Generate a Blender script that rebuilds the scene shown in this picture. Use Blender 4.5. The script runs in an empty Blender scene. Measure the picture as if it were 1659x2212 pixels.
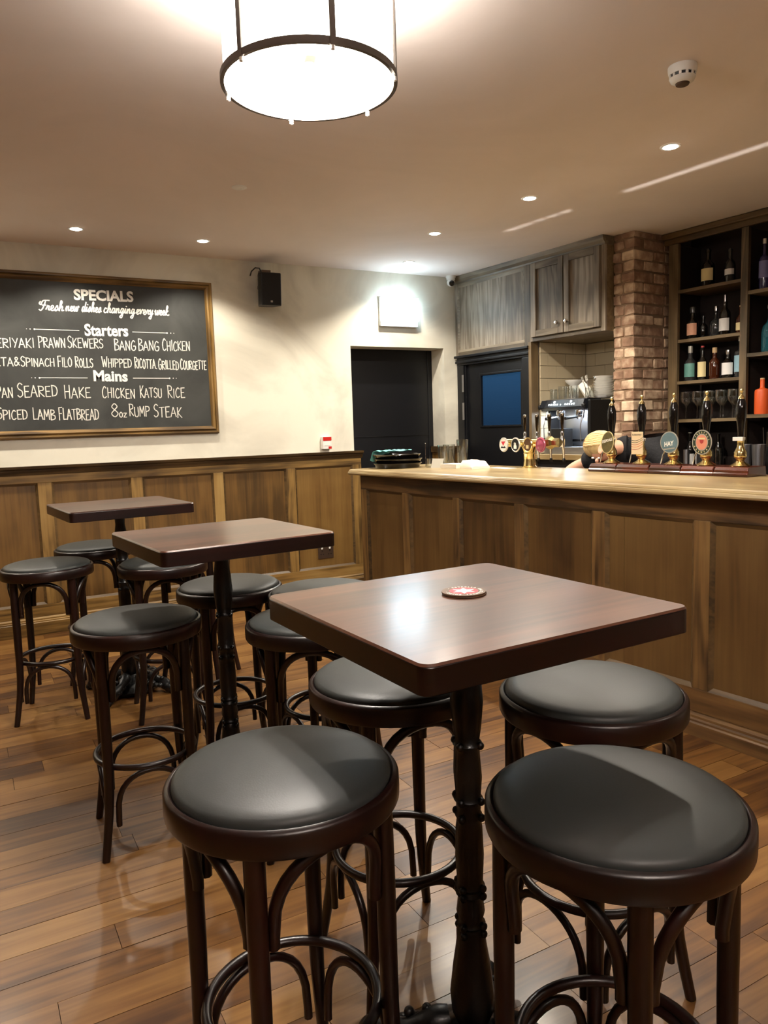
import bpy, bmesh, math, random
from mathutils import Vector, Matrix, noise
random.seed(7)
sc = bpy.context.scene
C = sc.collection
PI = math.pi
R = math.radians

# ------------------------------------------------------------------ camera
W_, H_ = 1659, 2212
FPX, PITCH, ROLL, YAW, EYE = 1634.094, 0.111165, -0.032005, 0.506743, 1.36
cd = bpy.data.cameras.new('camera'); cam = bpy.data.objects.new('camera', cd); C.objects.link(cam)
cd.sensor_fit = 'HORIZONTAL'; cd.sensor_width = 36.0; cd.lens = FPX * 36.0 / W_
cd.clip_start = 0.05; cd.clip_end = 60
fw = Vector((math.sin(YAW) * math.cos(PITCH), math.cos(YAW) * math.cos(PITCH), -math.sin(PITCH)))
rt = Vector((math.cos(YAW), -math.sin(YAW), 0)); up = rt.cross(fw)
r2 = rt * math.cos(ROLL) + up * math.sin(ROLL); u2 = -rt * math.sin(ROLL) + up * math.cos(ROLL)
cam.matrix_world = Matrix(((r2.x, u2.x, -fw.x, 0), (r2.y, u2.y, -fw.y, 0), (r2.z, u2.z, -fw.z, EYE), (0, 0, 0, 1)))
sc.camera = cam

# ------------------------------------------------------------------ world, exposure
wd = bpy.data.worlds.new('world'); sc.world = wd; wd.use_nodes = True
wd.node_tree.nodes['Background'].inputs[0].default_value = (0.02, 0.022, 0.03, 1)
wd.node_tree.nodes['Background'].inputs[1].default_value = 0.3
sc.view_settings.view_transform = 'Standard'
sc.view_settings.look = 'None'
sc.view_settings.exposure = 0.63
sc.view_settings.gamma = 1.0
sc.view_settings.use_curve_mapping = False

WARM = (1.0, 0.90, 0.76)
SPOT_W = 80.0          # each recessed downlight
PENDANT_E = 6.5        # glass drum emission
EXIT_E = 11.0          # emergency light box emission

CEIL = 2.663
WALLY = 5.714
def spot(x, y, z, w, size=R(125), blend=0.65, col=WARM, rad=0.03, tilt=(0, 0)):
    l = bpy.data.lights.new('downlight_lamp', 'SPOT'); l.energy = w; l.spot_size = size; l.spot_blend = blend
    l.color = col; l.shadow_soft_size = rad
    o = bpy.data.objects.new('downlight_lamp', l); C.objects.link(o); o.location = (x, y, z)
    o.rotation_euler = (tilt[0], tilt[1], 0)
    return o
VIS_SPOTS = [((0.75, 5.22), 'small round recessed ceiling light above the left half of the chalkboard'),
             ((1.56, 5.23), 'small round recessed ceiling light between chalkboard corner and loudspeaker'),
             ((2.94, 4.46), 'small round recessed ceiling light above the counter end with the trays'),
             ((3.02, 3.57), 'small round recessed ceiling light above the brass beer font'),
             ((3.11, 2.64), 'small round recessed ceiling light above the hand pumps, below the smoke detector'),
             ((3.24, 5.30), 'small round recessed ceiling light just above the emergency exit sign')]
OFF_SPOTS = [(3.2, 0.6), (-1.4, 3.3)]
WALL_SPOTS = [(-0.06, 5.22), (-0.87, 5.22)]      # the same row as the two over the chalkboard, out of frame

# ------------------------------------------------------------------ material helpers
def lin(c):
    c = c / 255.0
    return c / 12.92 if c <= 0.04045 else ((c + 0.055) / 1.055) ** 2.4
def S(r, g, b): return (lin(r), lin(g), lin(b), 1)
MATS = {}
def pbr(name, col, rough=0.5, metal=0.0, coat=0.0, trans=0.0, ior=1.45, emis=None, es=0.0, spec=0.5, var=0.0, vscale=8.0, bump=0.0, bscale=60.0):
    m = bpy.data.materials.new(name); m.use_nodes = True; nt = m.node_tree
    b = nt.nodes['Principled BSDF']
    b.inputs['Base Color'].default_value = col; b.inputs['Roughness'].default_value = rough
    b.inputs['Metallic'].default_value = metal; b.inputs['IOR'].default_value = ior
    b.inputs['Specular IOR Level'].default_value = spec
    b.inputs['Coat Weight'].default_value = coat; b.inputs['Transmission Weight'].default_value = trans
    if emis: b.inputs['Emission Color'].default_value = emis; b.inputs['Emission Strength'].default_value = es
    tc = nt.nodes.new('ShaderNodeTexCoord')
    n = nt.nodes.new('ShaderNodeTexNoise'); n.inputs['Scale'].default_value = vscale; n.inputs['Detail'].default_value = 5
    nt.links.new(tc.outputs['Object'], n.inputs['Vector'])
    if var > 0:
        mx = nt.nodes.new('ShaderNodeMix'); mx.data_type = 'RGBA'
        mx.inputs[6].default_value = tuple(c * (1 - var) for c in col[:3]) + (1,)
        mx.inputs[7].default_value = tuple(min(1, c * (1 + var)) for c in col[:3]) + (1,)
        nt.links.new(n.outputs['Fac'], mx.inputs[0]); nt.links.new(mx.outputs[2], b.inputs['Base Color'])
    else:
        mr = nt.nodes.new('ShaderNodeMapRange'); mr.inputs[3].default_value = max(0, rough - 0.03); mr.inputs[4].default_value = min(1, rough + 0.03)
        nt.links.new(n.outputs['Fac'], mr.inputs[0]); nt.links.new(mr.outputs[0], b.inputs['Roughness'])
    if bump > 0:
        n2 = nt.nodes.new('ShaderNodeTexNoise'); n2.inputs['Scale'].default_value = bscale; n2.inputs['Detail'].default_value = 4
        nt.links.new(tc.outputs['Object'], n2.inputs['Vector'])
        bp = nt.nodes.new('ShaderNodeBump'); bp.inputs['Strength'].default_value = bump; bp.inputs['Distance'].default_value = 0.01
        nt.links.new(n2.outputs['Fac'], bp.inputs['Height']); nt.links.new(bp.outputs[0], b.inputs['Normal'])
    MATS[name] = m
    return m
def wood(name, cd_, cm, cl, axis='z', rough=0.45, scale=1.0, coat=0.0, rnd=0.25, bump=0.15, ring=1.0):
    """oak-like grain that runs along one local axis; every object gets its own board"""
    m = bpy.data.materials.new(name); m.use_nodes = True; nt = m.node_tree; L = nt.links; N = nt.nodes
    b = N['Principled BSDF']
    tc = N.new('ShaderNodeTexCoord'); oi = N.new('ShaderNodeObjectInfo')
    mul = N.new('ShaderNodeVectorMath'); mul.operation = 'SCALE'; mul.inputs[0].default_value = (13.7, 7.3, 9.1)
    L.new(oi.outputs['Random'], mul.inputs['Scale'])
    add = N.new('ShaderNodeVectorMath'); add.operation = 'ADD'
    L.new(tc.outputs['Object'], add.inputs[0]); L.new(mul.outputs[0], add.inputs[1])
    mp = N.new('ShaderNodeMapping'); s = [9.0 * scale] * 3; s['xyz'.index(axis)] = 0.9 * scale
    mp.inputs['Scale'].default_value = s
    L.new(add.outputs[0], mp.inputs['Vector'])
    n1 = N.new('ShaderNodeTexNoise'); n1.inputs['Scale'].default_value = 1.0; n1.inputs['Detail'].default_value = 3; n1.inputs['Distortion'].default_value = 0.6
    L.new(mp.outputs[0], n1.inputs['Vector'])
    # rings = sin of noise contour lines gives cathedral figure
    m1 = N.new('ShaderNodeMath'); m1.operation = 'MULTIPLY'; m1.inputs[1].default_value = 26.0 * ring; L.new(n1.outputs['Fac'], m1.inputs[0])
    m2 = N.new('ShaderNodeMath'); m2.operation = 'SINE'; L.new(m1.outputs[0], m2.inputs[0])
    mp2 = N.new('ShaderNodeMapping'); s2 = [70.0 * scale] * 3; s2['xyz'.index(axis)] = 2.2 * scale
    mp2.inputs['Scale'].default_value = s2; L.new(add.outputs[0], mp2.inputs['Vector'])
    n2 = N.new('ShaderNodeTexNoise'); n2.inputs['Scale'].default_value = 1.0; n2.inputs['Detail'].default_value = 6; L.new(mp2.outputs[0], n2.inputs['Vector'])
    n3 = N.new('ShaderNodeTexNoise'); n3.inputs['Scale'].default_value = 2.5; n3.inputs['Detail'].default_value = 3; L.new(add.outputs[0], n3.inputs['Vector'])
    a1 = N.new('ShaderNodeMath'); a1.operation = 'MULTIPLY_ADD'; a1.inputs[1].default_value = 0.075; a1.inputs[2].default_value = 0.0; L.new(m2.outputs[0], a1.inputs[0])
    a2 = N.new('ShaderNodeMath'); a2.operation = 'MULTIPLY_ADD'; a2.inputs[1].default_value = 0.32; L.new(n2.outputs['Fac'], a2.inputs[0]); L.new(a1.outputs[0], a2.inputs[2])
    a3 = N.new('ShaderNodeMath'); a3.operation = 'MULTIPLY_ADD'; a3.inputs[1].default_value = 0.5; L.new(n3.outputs['Fac'], a3.inputs[0]); L.new(a2.outputs[0], a3.inputs[2])
    a4 = N.new('ShaderNodeMath'); a4.operation = 'MULTIPLY_ADD'; a4.inputs[1].default_value = rnd; L.new(oi.outputs['Random'], a4.inputs[0]); L.new(a3.outputs[0], a4.inputs[2])
    cr = N.new('ShaderNodeValToRGB'); e = cr.color_ramp.elements
    e[0].position = 0.34; e[0].color = cd_; e[1].position = 0.80; e[1].color = cl
    k = cr.color_ramp.elements.new(0.54); k.color = cm
    L.new(a4.outputs[0], cr.inputs[0]); L.new(cr.outputs[0], b.inputs['Base Color'])
    b.inputs['Roughness'].default_value = rough; b.inputs['Coat Weight'].default_value = coat; b.inputs['Coat Roughness'].default_value = 0.18
    bp = N.new('ShaderNodeBump'); bp.inputs['Strength'].default_value = bump; bp.inputs['Distance'].default_value = 0.004
    L.new(a2.outputs[0], bp.inputs['Height']); L.new(bp.outputs[0], b.inputs['Normal'])
    MATS[name] = m
    return m

OAK = (S(76, 55, 25), S(142, 110, 58), S(170, 140, 84))
oak_z = wood('oak_upright', *OAK, 'z'); oak_x = wood('oak_level', *OAK, 'x')
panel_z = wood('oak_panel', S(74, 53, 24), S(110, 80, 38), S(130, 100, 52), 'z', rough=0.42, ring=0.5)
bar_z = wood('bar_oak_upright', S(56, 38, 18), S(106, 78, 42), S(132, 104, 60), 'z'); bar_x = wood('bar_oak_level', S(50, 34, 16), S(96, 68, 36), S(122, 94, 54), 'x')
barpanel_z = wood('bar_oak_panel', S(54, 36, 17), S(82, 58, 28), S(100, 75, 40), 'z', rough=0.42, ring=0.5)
oakdark_x = wood('oak_cap', S(52, 38, 20), S(86, 66, 38), S(108, 84, 52), 'x', rough=0.4)
counter_m = wood('counter_oak', S(132, 108, 70), S(168, 147, 105), S(186, 167, 126), 'x', rough=0.33, coat=0.2, ring=0.4, bump=0.05)
grey_z = wood('limed_oak', S(70, 62, 50), S(112, 100, 84), S(160, 150, 134), 'z', rough=0.5, ring=1.2)
grey_x = wood('limed_oak_level', S(66, 56, 44), S(104, 92, 74), S(146, 134, 114), 'x', rough=0.5)
olive_z = wood('shelf_oak', S(62, 50, 30), S(98, 80, 54), S(124, 104, 74), 'z', rough=0.5)
olive_x = wood('shelf_oak_level', S(62, 50, 30), S(100, 82, 56), S(126, 108, 78), 'x', rough=0.5)
back_m = pbr('shelf_back', S(34, 24, 21), 0.6, var=0.3)
walnut = wood('walnut_top', S(60, 33, 23), S(92, 56, 39), S(114, 76, 54), 'x', rough=0.33, scale=0.9, coat=0.5, rnd=0.06, bump=0.04, ring=0.5)
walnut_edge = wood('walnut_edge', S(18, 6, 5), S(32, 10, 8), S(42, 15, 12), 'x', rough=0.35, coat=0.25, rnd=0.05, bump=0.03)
stoolwood = wood('bentwood', S(13, 4, 3), S(28, 9, 6), S(42, 14, 9), 'z', rough=0.36, coat=0.12, rnd=0.12, bump=0.03, ring=0.5)
plank_m = wood('floor_oak', S(68, 40, 17), S(110, 73, 32), S(140, 102, 53), 'x', rough=0.40, coat=0.15, rnd=0.3, bump=0.08)
gap_m = pbr('floor_gap', S(46, 28, 14), 0.8, var=0.2)
leather = pbr('black_leather', S(49, 52, 51), 0.47, bump=0.03, bscale=300, var=0.05, vscale=3)
iron = pbr('black_iron', S(9, 9, 10), 0.4, metal=0.0, bump=0.15, bscale=60, coat=0.15)
black = pbr('black_plastic', S(22, 22, 23), 0.4)
blackgloss = pbr('black_gloss', S(14, 12, 12), 0.12, coat=0.5)
blackpaint = pbr('black_paint', S(12, 13, 17), 0.42, var=0.1)
brass = pbr('brass', S(238, 216, 156), 0.2, metal=1.0)
chrome = pbr('chrome', S(210, 210, 212), 0.15, metal=1.0)
steel = pbr('brushed_steel', S(170, 170, 175), 0.35, metal=1.0)
nickel = pbr('aged_brass_plate', S(110, 92, 78), 0.4, metal=0.8)
white = pbr('white_plastic', S(232, 230, 224), 0.4)
china = pbr('white_china', S(236, 234, 228), 0.2, coat=0.3)
paper = pbr('white_paper', S(240, 234, 220), 0.8, var=0.03)
cloth_m = pbr('teal_cloth', S(120, 196, 190), 0.9, var=0.1, bump=0.3, bscale=300)
redp = pbr('red_plastic', S(196, 38, 34), 0.35)
chalk = pbr('chalk', S(226, 224, 214), 0.9, var=0.18, vscale=90)
chalkbold = pbr('white_paint_letter', S(242, 240, 232), 0.7)
mahog = wood('mahogany', S(48, 16, 9), S(88, 34, 18), S(118, 54, 30), 'x', rough=0.2, coat=0.6, rnd=0.05, bump=0.02)
skin = pbr('skin', S(222, 168, 140), 0.5, var=0.06)
hair = pbr('blonde_hair', S(222, 194, 140), 0.55, var=0.22, vscale=55, bump=0.2, bscale=120)
shirt = pbr('dark_shirt', S(20, 20, 24), 0.85, var=0.15, bump=0.3)
jeans = pbr('dark_trousers', S(24, 25, 32), 0.9, var=0.15)
orange = pbr('orange_ceramic', S(206, 84, 36), 0.45, var=0.08)
cream_l = pbr('cream_label', S(216, 200, 150), 0.6, var=0.05)
white_l = pbr('white_label', S(220, 218, 216), 0.6, var=0.05)
pink_l = pbr('peach_label', S(214, 160, 132), 0.6, var=0.05)
teal_l = pbr('teal_label', S(92, 140, 132), 0.5, var=0.2, vscale=40)
blue_l = pbr('pale_blue_label', S(130, 164, 178), 0.5, var=0.15, vscale=40)
violet_l = pbr('violet_label', S(112, 112, 160), 0.5, var=0.15, vscale=40)
redcap = pbr('red_wax', S(170, 60, 60), 0.4)
cork = pbr('cork', S(190, 160, 120), 0.7, var=0.2)
darkglass = pbr('dark_glass', S(14, 13, 12), 0.06, coat=0.6)
amberglass = pbr('amber_glass', S(60, 26, 12), 0.06, coat=0.6)
greyglass = pbr('smoked_glass', S(40, 42, 44), 0.05, coat=0.6)
blueglass = pbr('blue_glass', S(40, 110, 124), 0.06, trans=0.6, coat=0.4)
greenpaint = pbr('dark_green_print', S(34, 48, 34), 0.5)
peach = pbr('peach_print', S(214, 138, 112), 0.5, var=0.05)
slate = pbr('slate_blue_print', S(96, 120, 128), 0.45, var=0.35, vscale=22)
silverp = pbr('silver_print', S(186, 182, 172), 0.35, metal=0.4)
camo = pbr('olive_print', S(92, 84, 52), 0.5, var=0.7, vscale=45)
blackprint = pbr('black_print', S(26, 26, 28), 0.45)
brownprint = pbr('brown_print', S(92, 66, 44), 0.5, var=0.1)
redprint = pbr('red_print', S(206, 52, 66), 0.5)
whiteprint = pbr('white_print', S(244, 240, 232), 0.5)
smoked = pbr('smoked_chrome', S(104, 92, 76), 0.16, metal=1.0)
pinkm = pbr('pink_badge', S(158, 74, 98), 0.25, coat=0.4)
def glassmat(name, col=(0.95, 0.97, 0.97, 1), rough=0.02, thin=0.78):
    m = bpy.data.materials.new(name); m.use_nodes = True; nt = m.node_tree; N = nt.nodes
    for x in list(N): N.remove(x)
    o = N.new('ShaderNodeOutputMaterial'); mx = N.new('ShaderNodeMixShader'); t = N.new('ShaderNodeBsdfTransparent'); g = N.new('ShaderNodeBsdfGlossy')
    lw = N.new('ShaderNodeLayerWeight'); lw.inputs[0].default_value = 0.35
    t.inputs[0].default_value = col; g.inputs['Roughness'].default_value = rough
    mr = N.new('ShaderNodeMapRange'); mr.inputs[3].default_value = 0.06; mr.inputs[4].default_value = thin
    nt.links.new(lw.outputs['Facing'], mr.inputs[0]); nt.links.new(mr.outputs[0], mx.inputs[0])
    nt.links.new(t.outputs[0], mx.inputs[1]); nt.links.new(g.outputs[0], mx.inputs[2]); nt.links.new(mx.outputs[0], o.inputs[0])
    MATS[name] = m; return m
glass = glassmat('clear_glass')
def emit(name, col, s):
    m = bpy.data.materials.new(name); m.use_nodes = True; b = m.node_tree.nodes['Principled BSDF']
    b.inputs['Base Color'].default_value = (0.8, 0.8, 0.8, 1); b.inputs['Emission Color'].default_value = col; b.inputs['Emission Strength'].default_value = s
    MATS[name] = m; return m
bulb_m = emit('downlight_bulb', (1, 0.95, 0.86, 1), 28)
exit_m = emit('emergency_light', (0.62, 0.85, 1.0, 1), EXIT_E)
exit_strip = emit('exit_strip_glow', (0.55, 0.75, 0.9, 1), 1.0)
green_m = emit('green_running_man', (0.02, 0.75, 0.5, 1), 1.3)
led_m = emit('machine_led', (0.75, 0.92, 1.0, 1), 5)
# plaster: mottled, hand-trowelled
def plaster(name, c1, c2, sc_=1.1):
    m = bpy.data.materials.new(name); m.use_nodes = True; nt = m.node_tree; N = nt.nodes; L = nt.links; b = N['Principled BSDF']
    tc = N.new('ShaderNodeTexCoord'); n = N.new('ShaderNodeTexNoise'); n.inputs['Scale'].default_value = sc_; n.inputs['Detail'].default_value = 5; n.inputs['Distortion'].default_value = 1.2
    n.inputs['Roughness'].default_value = 0.55
    L.new(tc.outputs['Object'], n.inputs['Vector'])
    cr = N.new('ShaderNodeValToRGB'); cr.color_ramp.elements[0].position = 0.36; cr.color_ramp.elements[0].color = c1
    cr.color_ramp.elements[1].position = 0.56; cr.color_ramp.elements[1].color = c2
    L.new(n.outputs['Fac'], cr.inputs[0]); L.new(cr.outputs[0], b.inputs['Base Color']); b.inputs['Roughness'].default_value = 0.85
    n2 = N.new('ShaderNodeTexNoise'); n2.inputs['Scale'].default_value = 14; n2.inputs['Detail'].default_value = 4; L.new(tc.outputs['Object'], n2.inputs['Vector'])
    bp = N.new('ShaderNodeBump'); bp.inputs['Strength'].default_value = 0.12; bp.inputs['Distance'].default_value = 0.01
    L.new(n2.outputs['Fac'], bp.inputs['Height']); L.new(bp.outputs[0], b.inputs['Normal'])
    MATS[name] = m; return m
plaster_m = plaster('cream_plaster', S(204, 199, 184), S(232, 228, 212))
ceil_m = plaster('ceiling_paint', S(228, 216, 208), S(236, 224, 217), 0.6)
# chalkboard
m = bpy.data.materials.new('chalkboard'); m.use_nodes = True; nt = m.node_tree; b = nt.nodes['Principled BSDF']
tc = nt.nodes.new('ShaderNodeTexCoord'); n = nt.nodes.new('ShaderNodeTexNoise'); n.inputs['Scale'].default_value = 3.0; n.inputs['Detail'].default_value = 4; n.inputs['Distortion'].default_value = 1
nt.links.new(tc.outputs['Object'], n.inputs['Vector'])
cr = nt.nodes.new('ShaderNodeValToRGB'); cr.color_ramp.elements[0].position = .35; cr.color_ramp.elements[0].color = S(44, 46, 44); cr.color_ramp.elements[1].position = .75; cr.color_ramp.elements[1].color = S(66, 68, 65)
nt.links.new(n.outputs['Fac'], cr.inputs[0]); nt.links.new(cr.outputs[0], b.inputs['Base Color']); b.inputs['Roughness'].default_value = 0.6
board_m = m
# brick
m = bpy.data.materials.new('old_brick'); m.use_nodes = True; nt = m.node_tree; N = nt.nodes; L = nt.links; b = N['Principled BSDF']
tc = N.new('ShaderNodeTexCoord'); oi = N.new('ShaderNodeObjectInfo'); n = N.new('ShaderNodeTexNoise'); n.inputs['Scale'].default_value = 13; n.inputs['Detail'].default_value = 6
mu = N.new('ShaderNodeVectorMath'); mu.operation = 'SCALE'; mu.inputs[0].default_value = (9, 5, 3); L.new(oi.outputs['Random'], mu.inputs['Scale'])
ad = N.new('ShaderNodeVectorMath'); L.new(tc.outputs['Object'], ad.inputs[0]); L.new(mu.outputs[0], ad.inputs[1]); L.new(ad.outputs[0], n.inputs['Vector'])
cr = N.new('ShaderNodeValToRGB'); cr.color_ramp.elements[0].position = .3; cr.color_ramp.elements[0].color = S(100, 74, 56); cr.color_ramp.elements[1].position = 1.0; cr.color_ramp.elements[1].color = S(222, 198, 168)
k = cr.color_ramp.elements.new(.62); k.color = S(142, 110, 88)
m3 = N.new('ShaderNodeMath'); m3.operation = 'MULTIPLY_ADD'; m3.inputs[1].default_value = 0.33; L.new(oi.outputs['Random'], m3.inputs[0]); L.new(n.outputs['Fac'], m3.inputs[2])
L.new(m3.outputs[0], cr.inputs[0]); L.new(cr.outputs[0], b.inputs['Base Color']); b.inputs['Roughness'].default_value = 0.9
bp = N.new('ShaderNodeBump'); bp.inputs['Strength'].default_value = 0.6; bp.inputs['Distance'].default_value = 0.01; L.new(n.outputs['Fac'], bp.inputs['Height']); L.new(bp.outputs[0], b.inputs['Normal'])
brick_m = m
mortar_m = pbr('mortar', S(128, 104, 82), 0.95, var=0.25, vscale=14, bump=0.8, bscale=40)
tile_m = pbr('cream_tile', S(190, 176, 148), 0.22, coat=0.3)
grout_m = pbr('grout', S(130, 116, 94), 0.9)
shade_m = emit('ribbed_glass_shade', (1.0, 0.95, 0.86, 1), PENDANT_E)
diff_m = emit('ribbed_glass_diffuser', (1.0, 0.95, 0.87, 1), PENDANT_E * 0.8)
pend_metal = pbr('antique_nickel', S(96, 88, 82), 0.4, metal=0.6)
blueglow = bpy.data.materials.new('blue_lit_window'); blueglow.use_nodes = True
nt = blueglow.node_tree; b = nt.nodes['Principled BSDF']; b.inputs['Base Color'].default_value = S(10, 24, 46); b.inputs['Roughness'].default_value = 0.08
tc = nt.nodes.new('ShaderNodeTexCoord'); sx = nt.nodes.new('ShaderNodeSeparateXYZ'); nt.links.new(tc.outputs['Object'], sx.inputs[0])
cr = nt.nodes.new('ShaderNodeMapRange'); cr.inputs[1].default_value = -0.25; cr.inputs[2].default_value = 0.25; cr.inputs[3].default_value = 0.035; cr.inputs[4].default_value = 0.09
nt.links.new(sx.outputs[2], cr.inputs[0]); nt.links.new(cr.outputs[0], b.inputs['Emission Strength']); b.inputs['Emission Color'].default_value = (0.11, 0.40, 0.85, 1)

# ------------------------------------------------------------------ mesh helpers
class MB:
    def __init__(s): s.v = []; s.f = []; s.mi = []; s.m = 0
    def add(s, vs, fs, M=None):
        o = len(s.v)
        s.v += [tuple(M @ Vector(p)) if M else tuple(p) for p in vs]
        s.f += [tuple(o + i for i in f) for f in fs]; s.mi += [s.m] * len(fs); return s
    def box(s, x0, x1, y0, y1, z0, z1, M=None):
        vs = [(x, y, z) for x in (x0, x1) for y in (y0, y1) for z in (z0, z1)]
        return s.add(vs, [(0, 1, 3, 2), (4, 6, 7, 5), (0, 4, 5, 1), (2, 3, 7, 6), (0, 2, 6, 4), (1, 5, 7, 3)], M)
    def lathe(s, prof, n=24, M=None, cap=True):
        vs = []; fs = []
        for (r, z) in prof:
            for k in range(n):
                a = 2 * PI * k / n; vs.append((r * math.cos(a), r * math.sin(a), z))
        for j in range(len(prof) - 1):
            for k in range(n):
                k2 = (k + 1) % n; fs.append((j * n + k, j * n + k2, (j + 1) * n + k2, (j + 1) * n + k))
        if cap:
            if prof[0][0] > 1e-5: fs.append(tuple(reversed(range(n))))
            if prof[-1][0] > 1e-5: fs.append(tuple((len(prof) - 1) * n + k for k in range(n)))
        return s.add(vs, fs, M)
    def tube(s, pts, rad, n=8, closed=False, M=None):
        pts = [Vector(p) for p in pts]; N_ = len(pts)
        rads = rad if isinstance(rad, (list, tuple)) else [rad] * N_
        vs = []; fs = []; prev = None
        for i, p in enumerate(pts):
            if closed: t = pts[(i + 1) % N_] - pts[i - 1]
            else: t = pts[min(i + 1, N_ - 1)] - pts[max(i - 1, 0)]
            t.normalize()
            if prev is None:
                a = Vector((0, 0, 1)) if abs(t.z) < 0.9 else Vector((1, 0, 0)); x = t.cross(a).normalized()
            else:
                x = (prev - t * prev.dot(t)).normalized()
            prev = x; y = t.cross(x)
            for k in range(n):
                a = 2 * PI * k / n; vs.append(p + (x * math.cos(a) + y * math.sin(a)) * rads[i])
        for i in range(N_ if closed else N_ - 1):
            j = (i + 1) % N_
            for k in range(n):
                k2 = (k + 1) % n; fs.append((i * n + k, i * n + k2, j * n + k2, j * n + k))
        if not closed: fs += [tuple(reversed(range(n))), tuple((N_ - 1) * n + k for k in range(n))]
        return s.add(vs, fs, M)
    def prism(s, poly, z0, z1, M=None):
        n = len(poly); vs = [(x, y, z0) for x, y in poly] + [(x, y, z1) for x, y in poly]
        fs = [tuple(reversed(range(n))), tuple(range(n, 2 * n))] + [(k, (k + 1) % n, n + (k + 1) % n, n + k) for k in range(n)]
        return s.add(vs, fs, M)
    def sphere(s, c, r, n=10, sc3=(1, 1, 1)):
        prof = [(max(1e-6, math.sin(PI * j / n)) * r, -math.cos(PI * j / n) * r) for j in range(n + 1)]
        M = Matrix.Translation(c) @ Matrix.Diagonal((*sc3, 1)); return s.lathe(prof, n * 2 if n < 8 else 16, M, cap=False)
    def build(s, name, mat=None, parent=None, smooth=35, bevel=0, loc=None, segs=2, mats=None):
        me = bpy.data.meshes.new(name); me.from_pydata(s.v, [], s.f)
        for mm in (mats or [mat]): me.materials.append(mm)
        if mats: me.polygons.foreach_set('material_index', s.mi)
        bm = bmesh.new(); bm.from_mesh(me); bmesh.ops.recalc_face_normals(bm, faces=bm.faces); bm.to_mesh(me); bm.free()
        if smooth:
            me.polygons.foreach_set('use_smooth', [True] * len(me.polygons)); me.set_sharp_from_angle(angle=R(smooth))
        o = bpy.data.objects.new(name, me); C.objects.link(o)
        if parent is not None: o.parent = parent
        if loc is not None: o.location = loc
        if bevel:
            md = o.modifiers.new('bevel', 'BEVEL'); md.width = bevel; md.segments = segs; md.limit_method = 'ANGLE'; md.angle_limit = R(40)
        return o
def tag(o, label=None, cat=None, group=None, kind=None):
    if label: o['label'] = label
    if cat: o['category'] = cat
    if group: o['group'] = group
    if kind: o['kind'] = kind
    return o
def empty(name, loc=(0, 0, 0), rz=0):
    o = bpy.data.objects.new(name, None); C.objects.link(o); o.location = loc; o.rotation_euler = (0, 0, rz); o.empty_display_size = 0.05
    return o
def copy_tree(o, parent=None):
    c = o.copy(); C.objects.link(c)
    if parent is not None: c.parent = parent
    for ch in o.children: copy_tree(ch, c)
    return c
def bx(name, x0, x1, y0, y1, z0, z1, mat, parent=None, bevel=0, smooth=0):
    """a box whose own origin is its centre (so the grain is its own)"""
    cx, cy, cz = (x0 + x1) / 2, (y0 + y1) / 2, (z0 + z1) / 2
    return MB().box(x0 - cx, x1 - cx, y0 - cy, y1 - cy, z0 - cz, z1 - cz).build(name, mat, parent, smooth, bevel, loc=(cx, cy, cz))
def struct(o, label=None): return tag(o, label, kind='structure')
YB = -1.488
OX, OY = 3.9745, 5.7040
def bf(u, n, z=0):
    return Vector((OX + u * math.cos(YB) + n * math.sin(YB), OY + u * math.sin(YB) - n * math.cos(YB), z))
def bempty(name, u, n, z, rz=0): return empty(name, bf(u, n, z), YB + rz)     # local x = along the bar, local -y = towards the guests
def text_geo(s, size, bold=0.0, shear=0.0, sx=1.0, align='LEFT', font_space=1.0):
    cu = bpy.data.curves.new('t', 'FONT'); cu.body = s; cu.size = size; cu.offset = bold; cu.shear = shear; cu.align_x = align; cu.space_character = font_space
    cu.resolution_u = 3; cu.extrude = 0
    o = bpy.data.objects.new('t', cu); C.objects.link(o); bpy.context.view_layer.update()
    me = bpy.data.meshes.new_from_object(o.evaluated_get(bpy.context.evaluated_depsgraph_get()))
    vs = [tuple((v.co.x * sx, v.co.y)) for v in me.vertices]; fs = [tuple(p.vertices) for p in me.polygons]
    bpy.data.objects.remove(o); bpy.data.curves.remove(cu); bpy.data.meshes.remove(me)
    return vs, fs
def put_text(mb, s, x0, x1, z0, z1, h, y, bold=0.0, shear=0.0):
    """fit a line of lettering between x0 and x1 on a wall facing -y"""
    vs, fs = text_geo(s, h / 0.72, bold, shear)
    a = min(v[0] for v in vs); b = max(v[0] for v in vs); k = (x1 - x0) / (b - a)
    mb.add([(x0 + (v[0] - a) * k, y, z0 + (z1 - z0) * (v[0] - a) / (b - a) + v[1]) for v in vs], fs)

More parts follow.
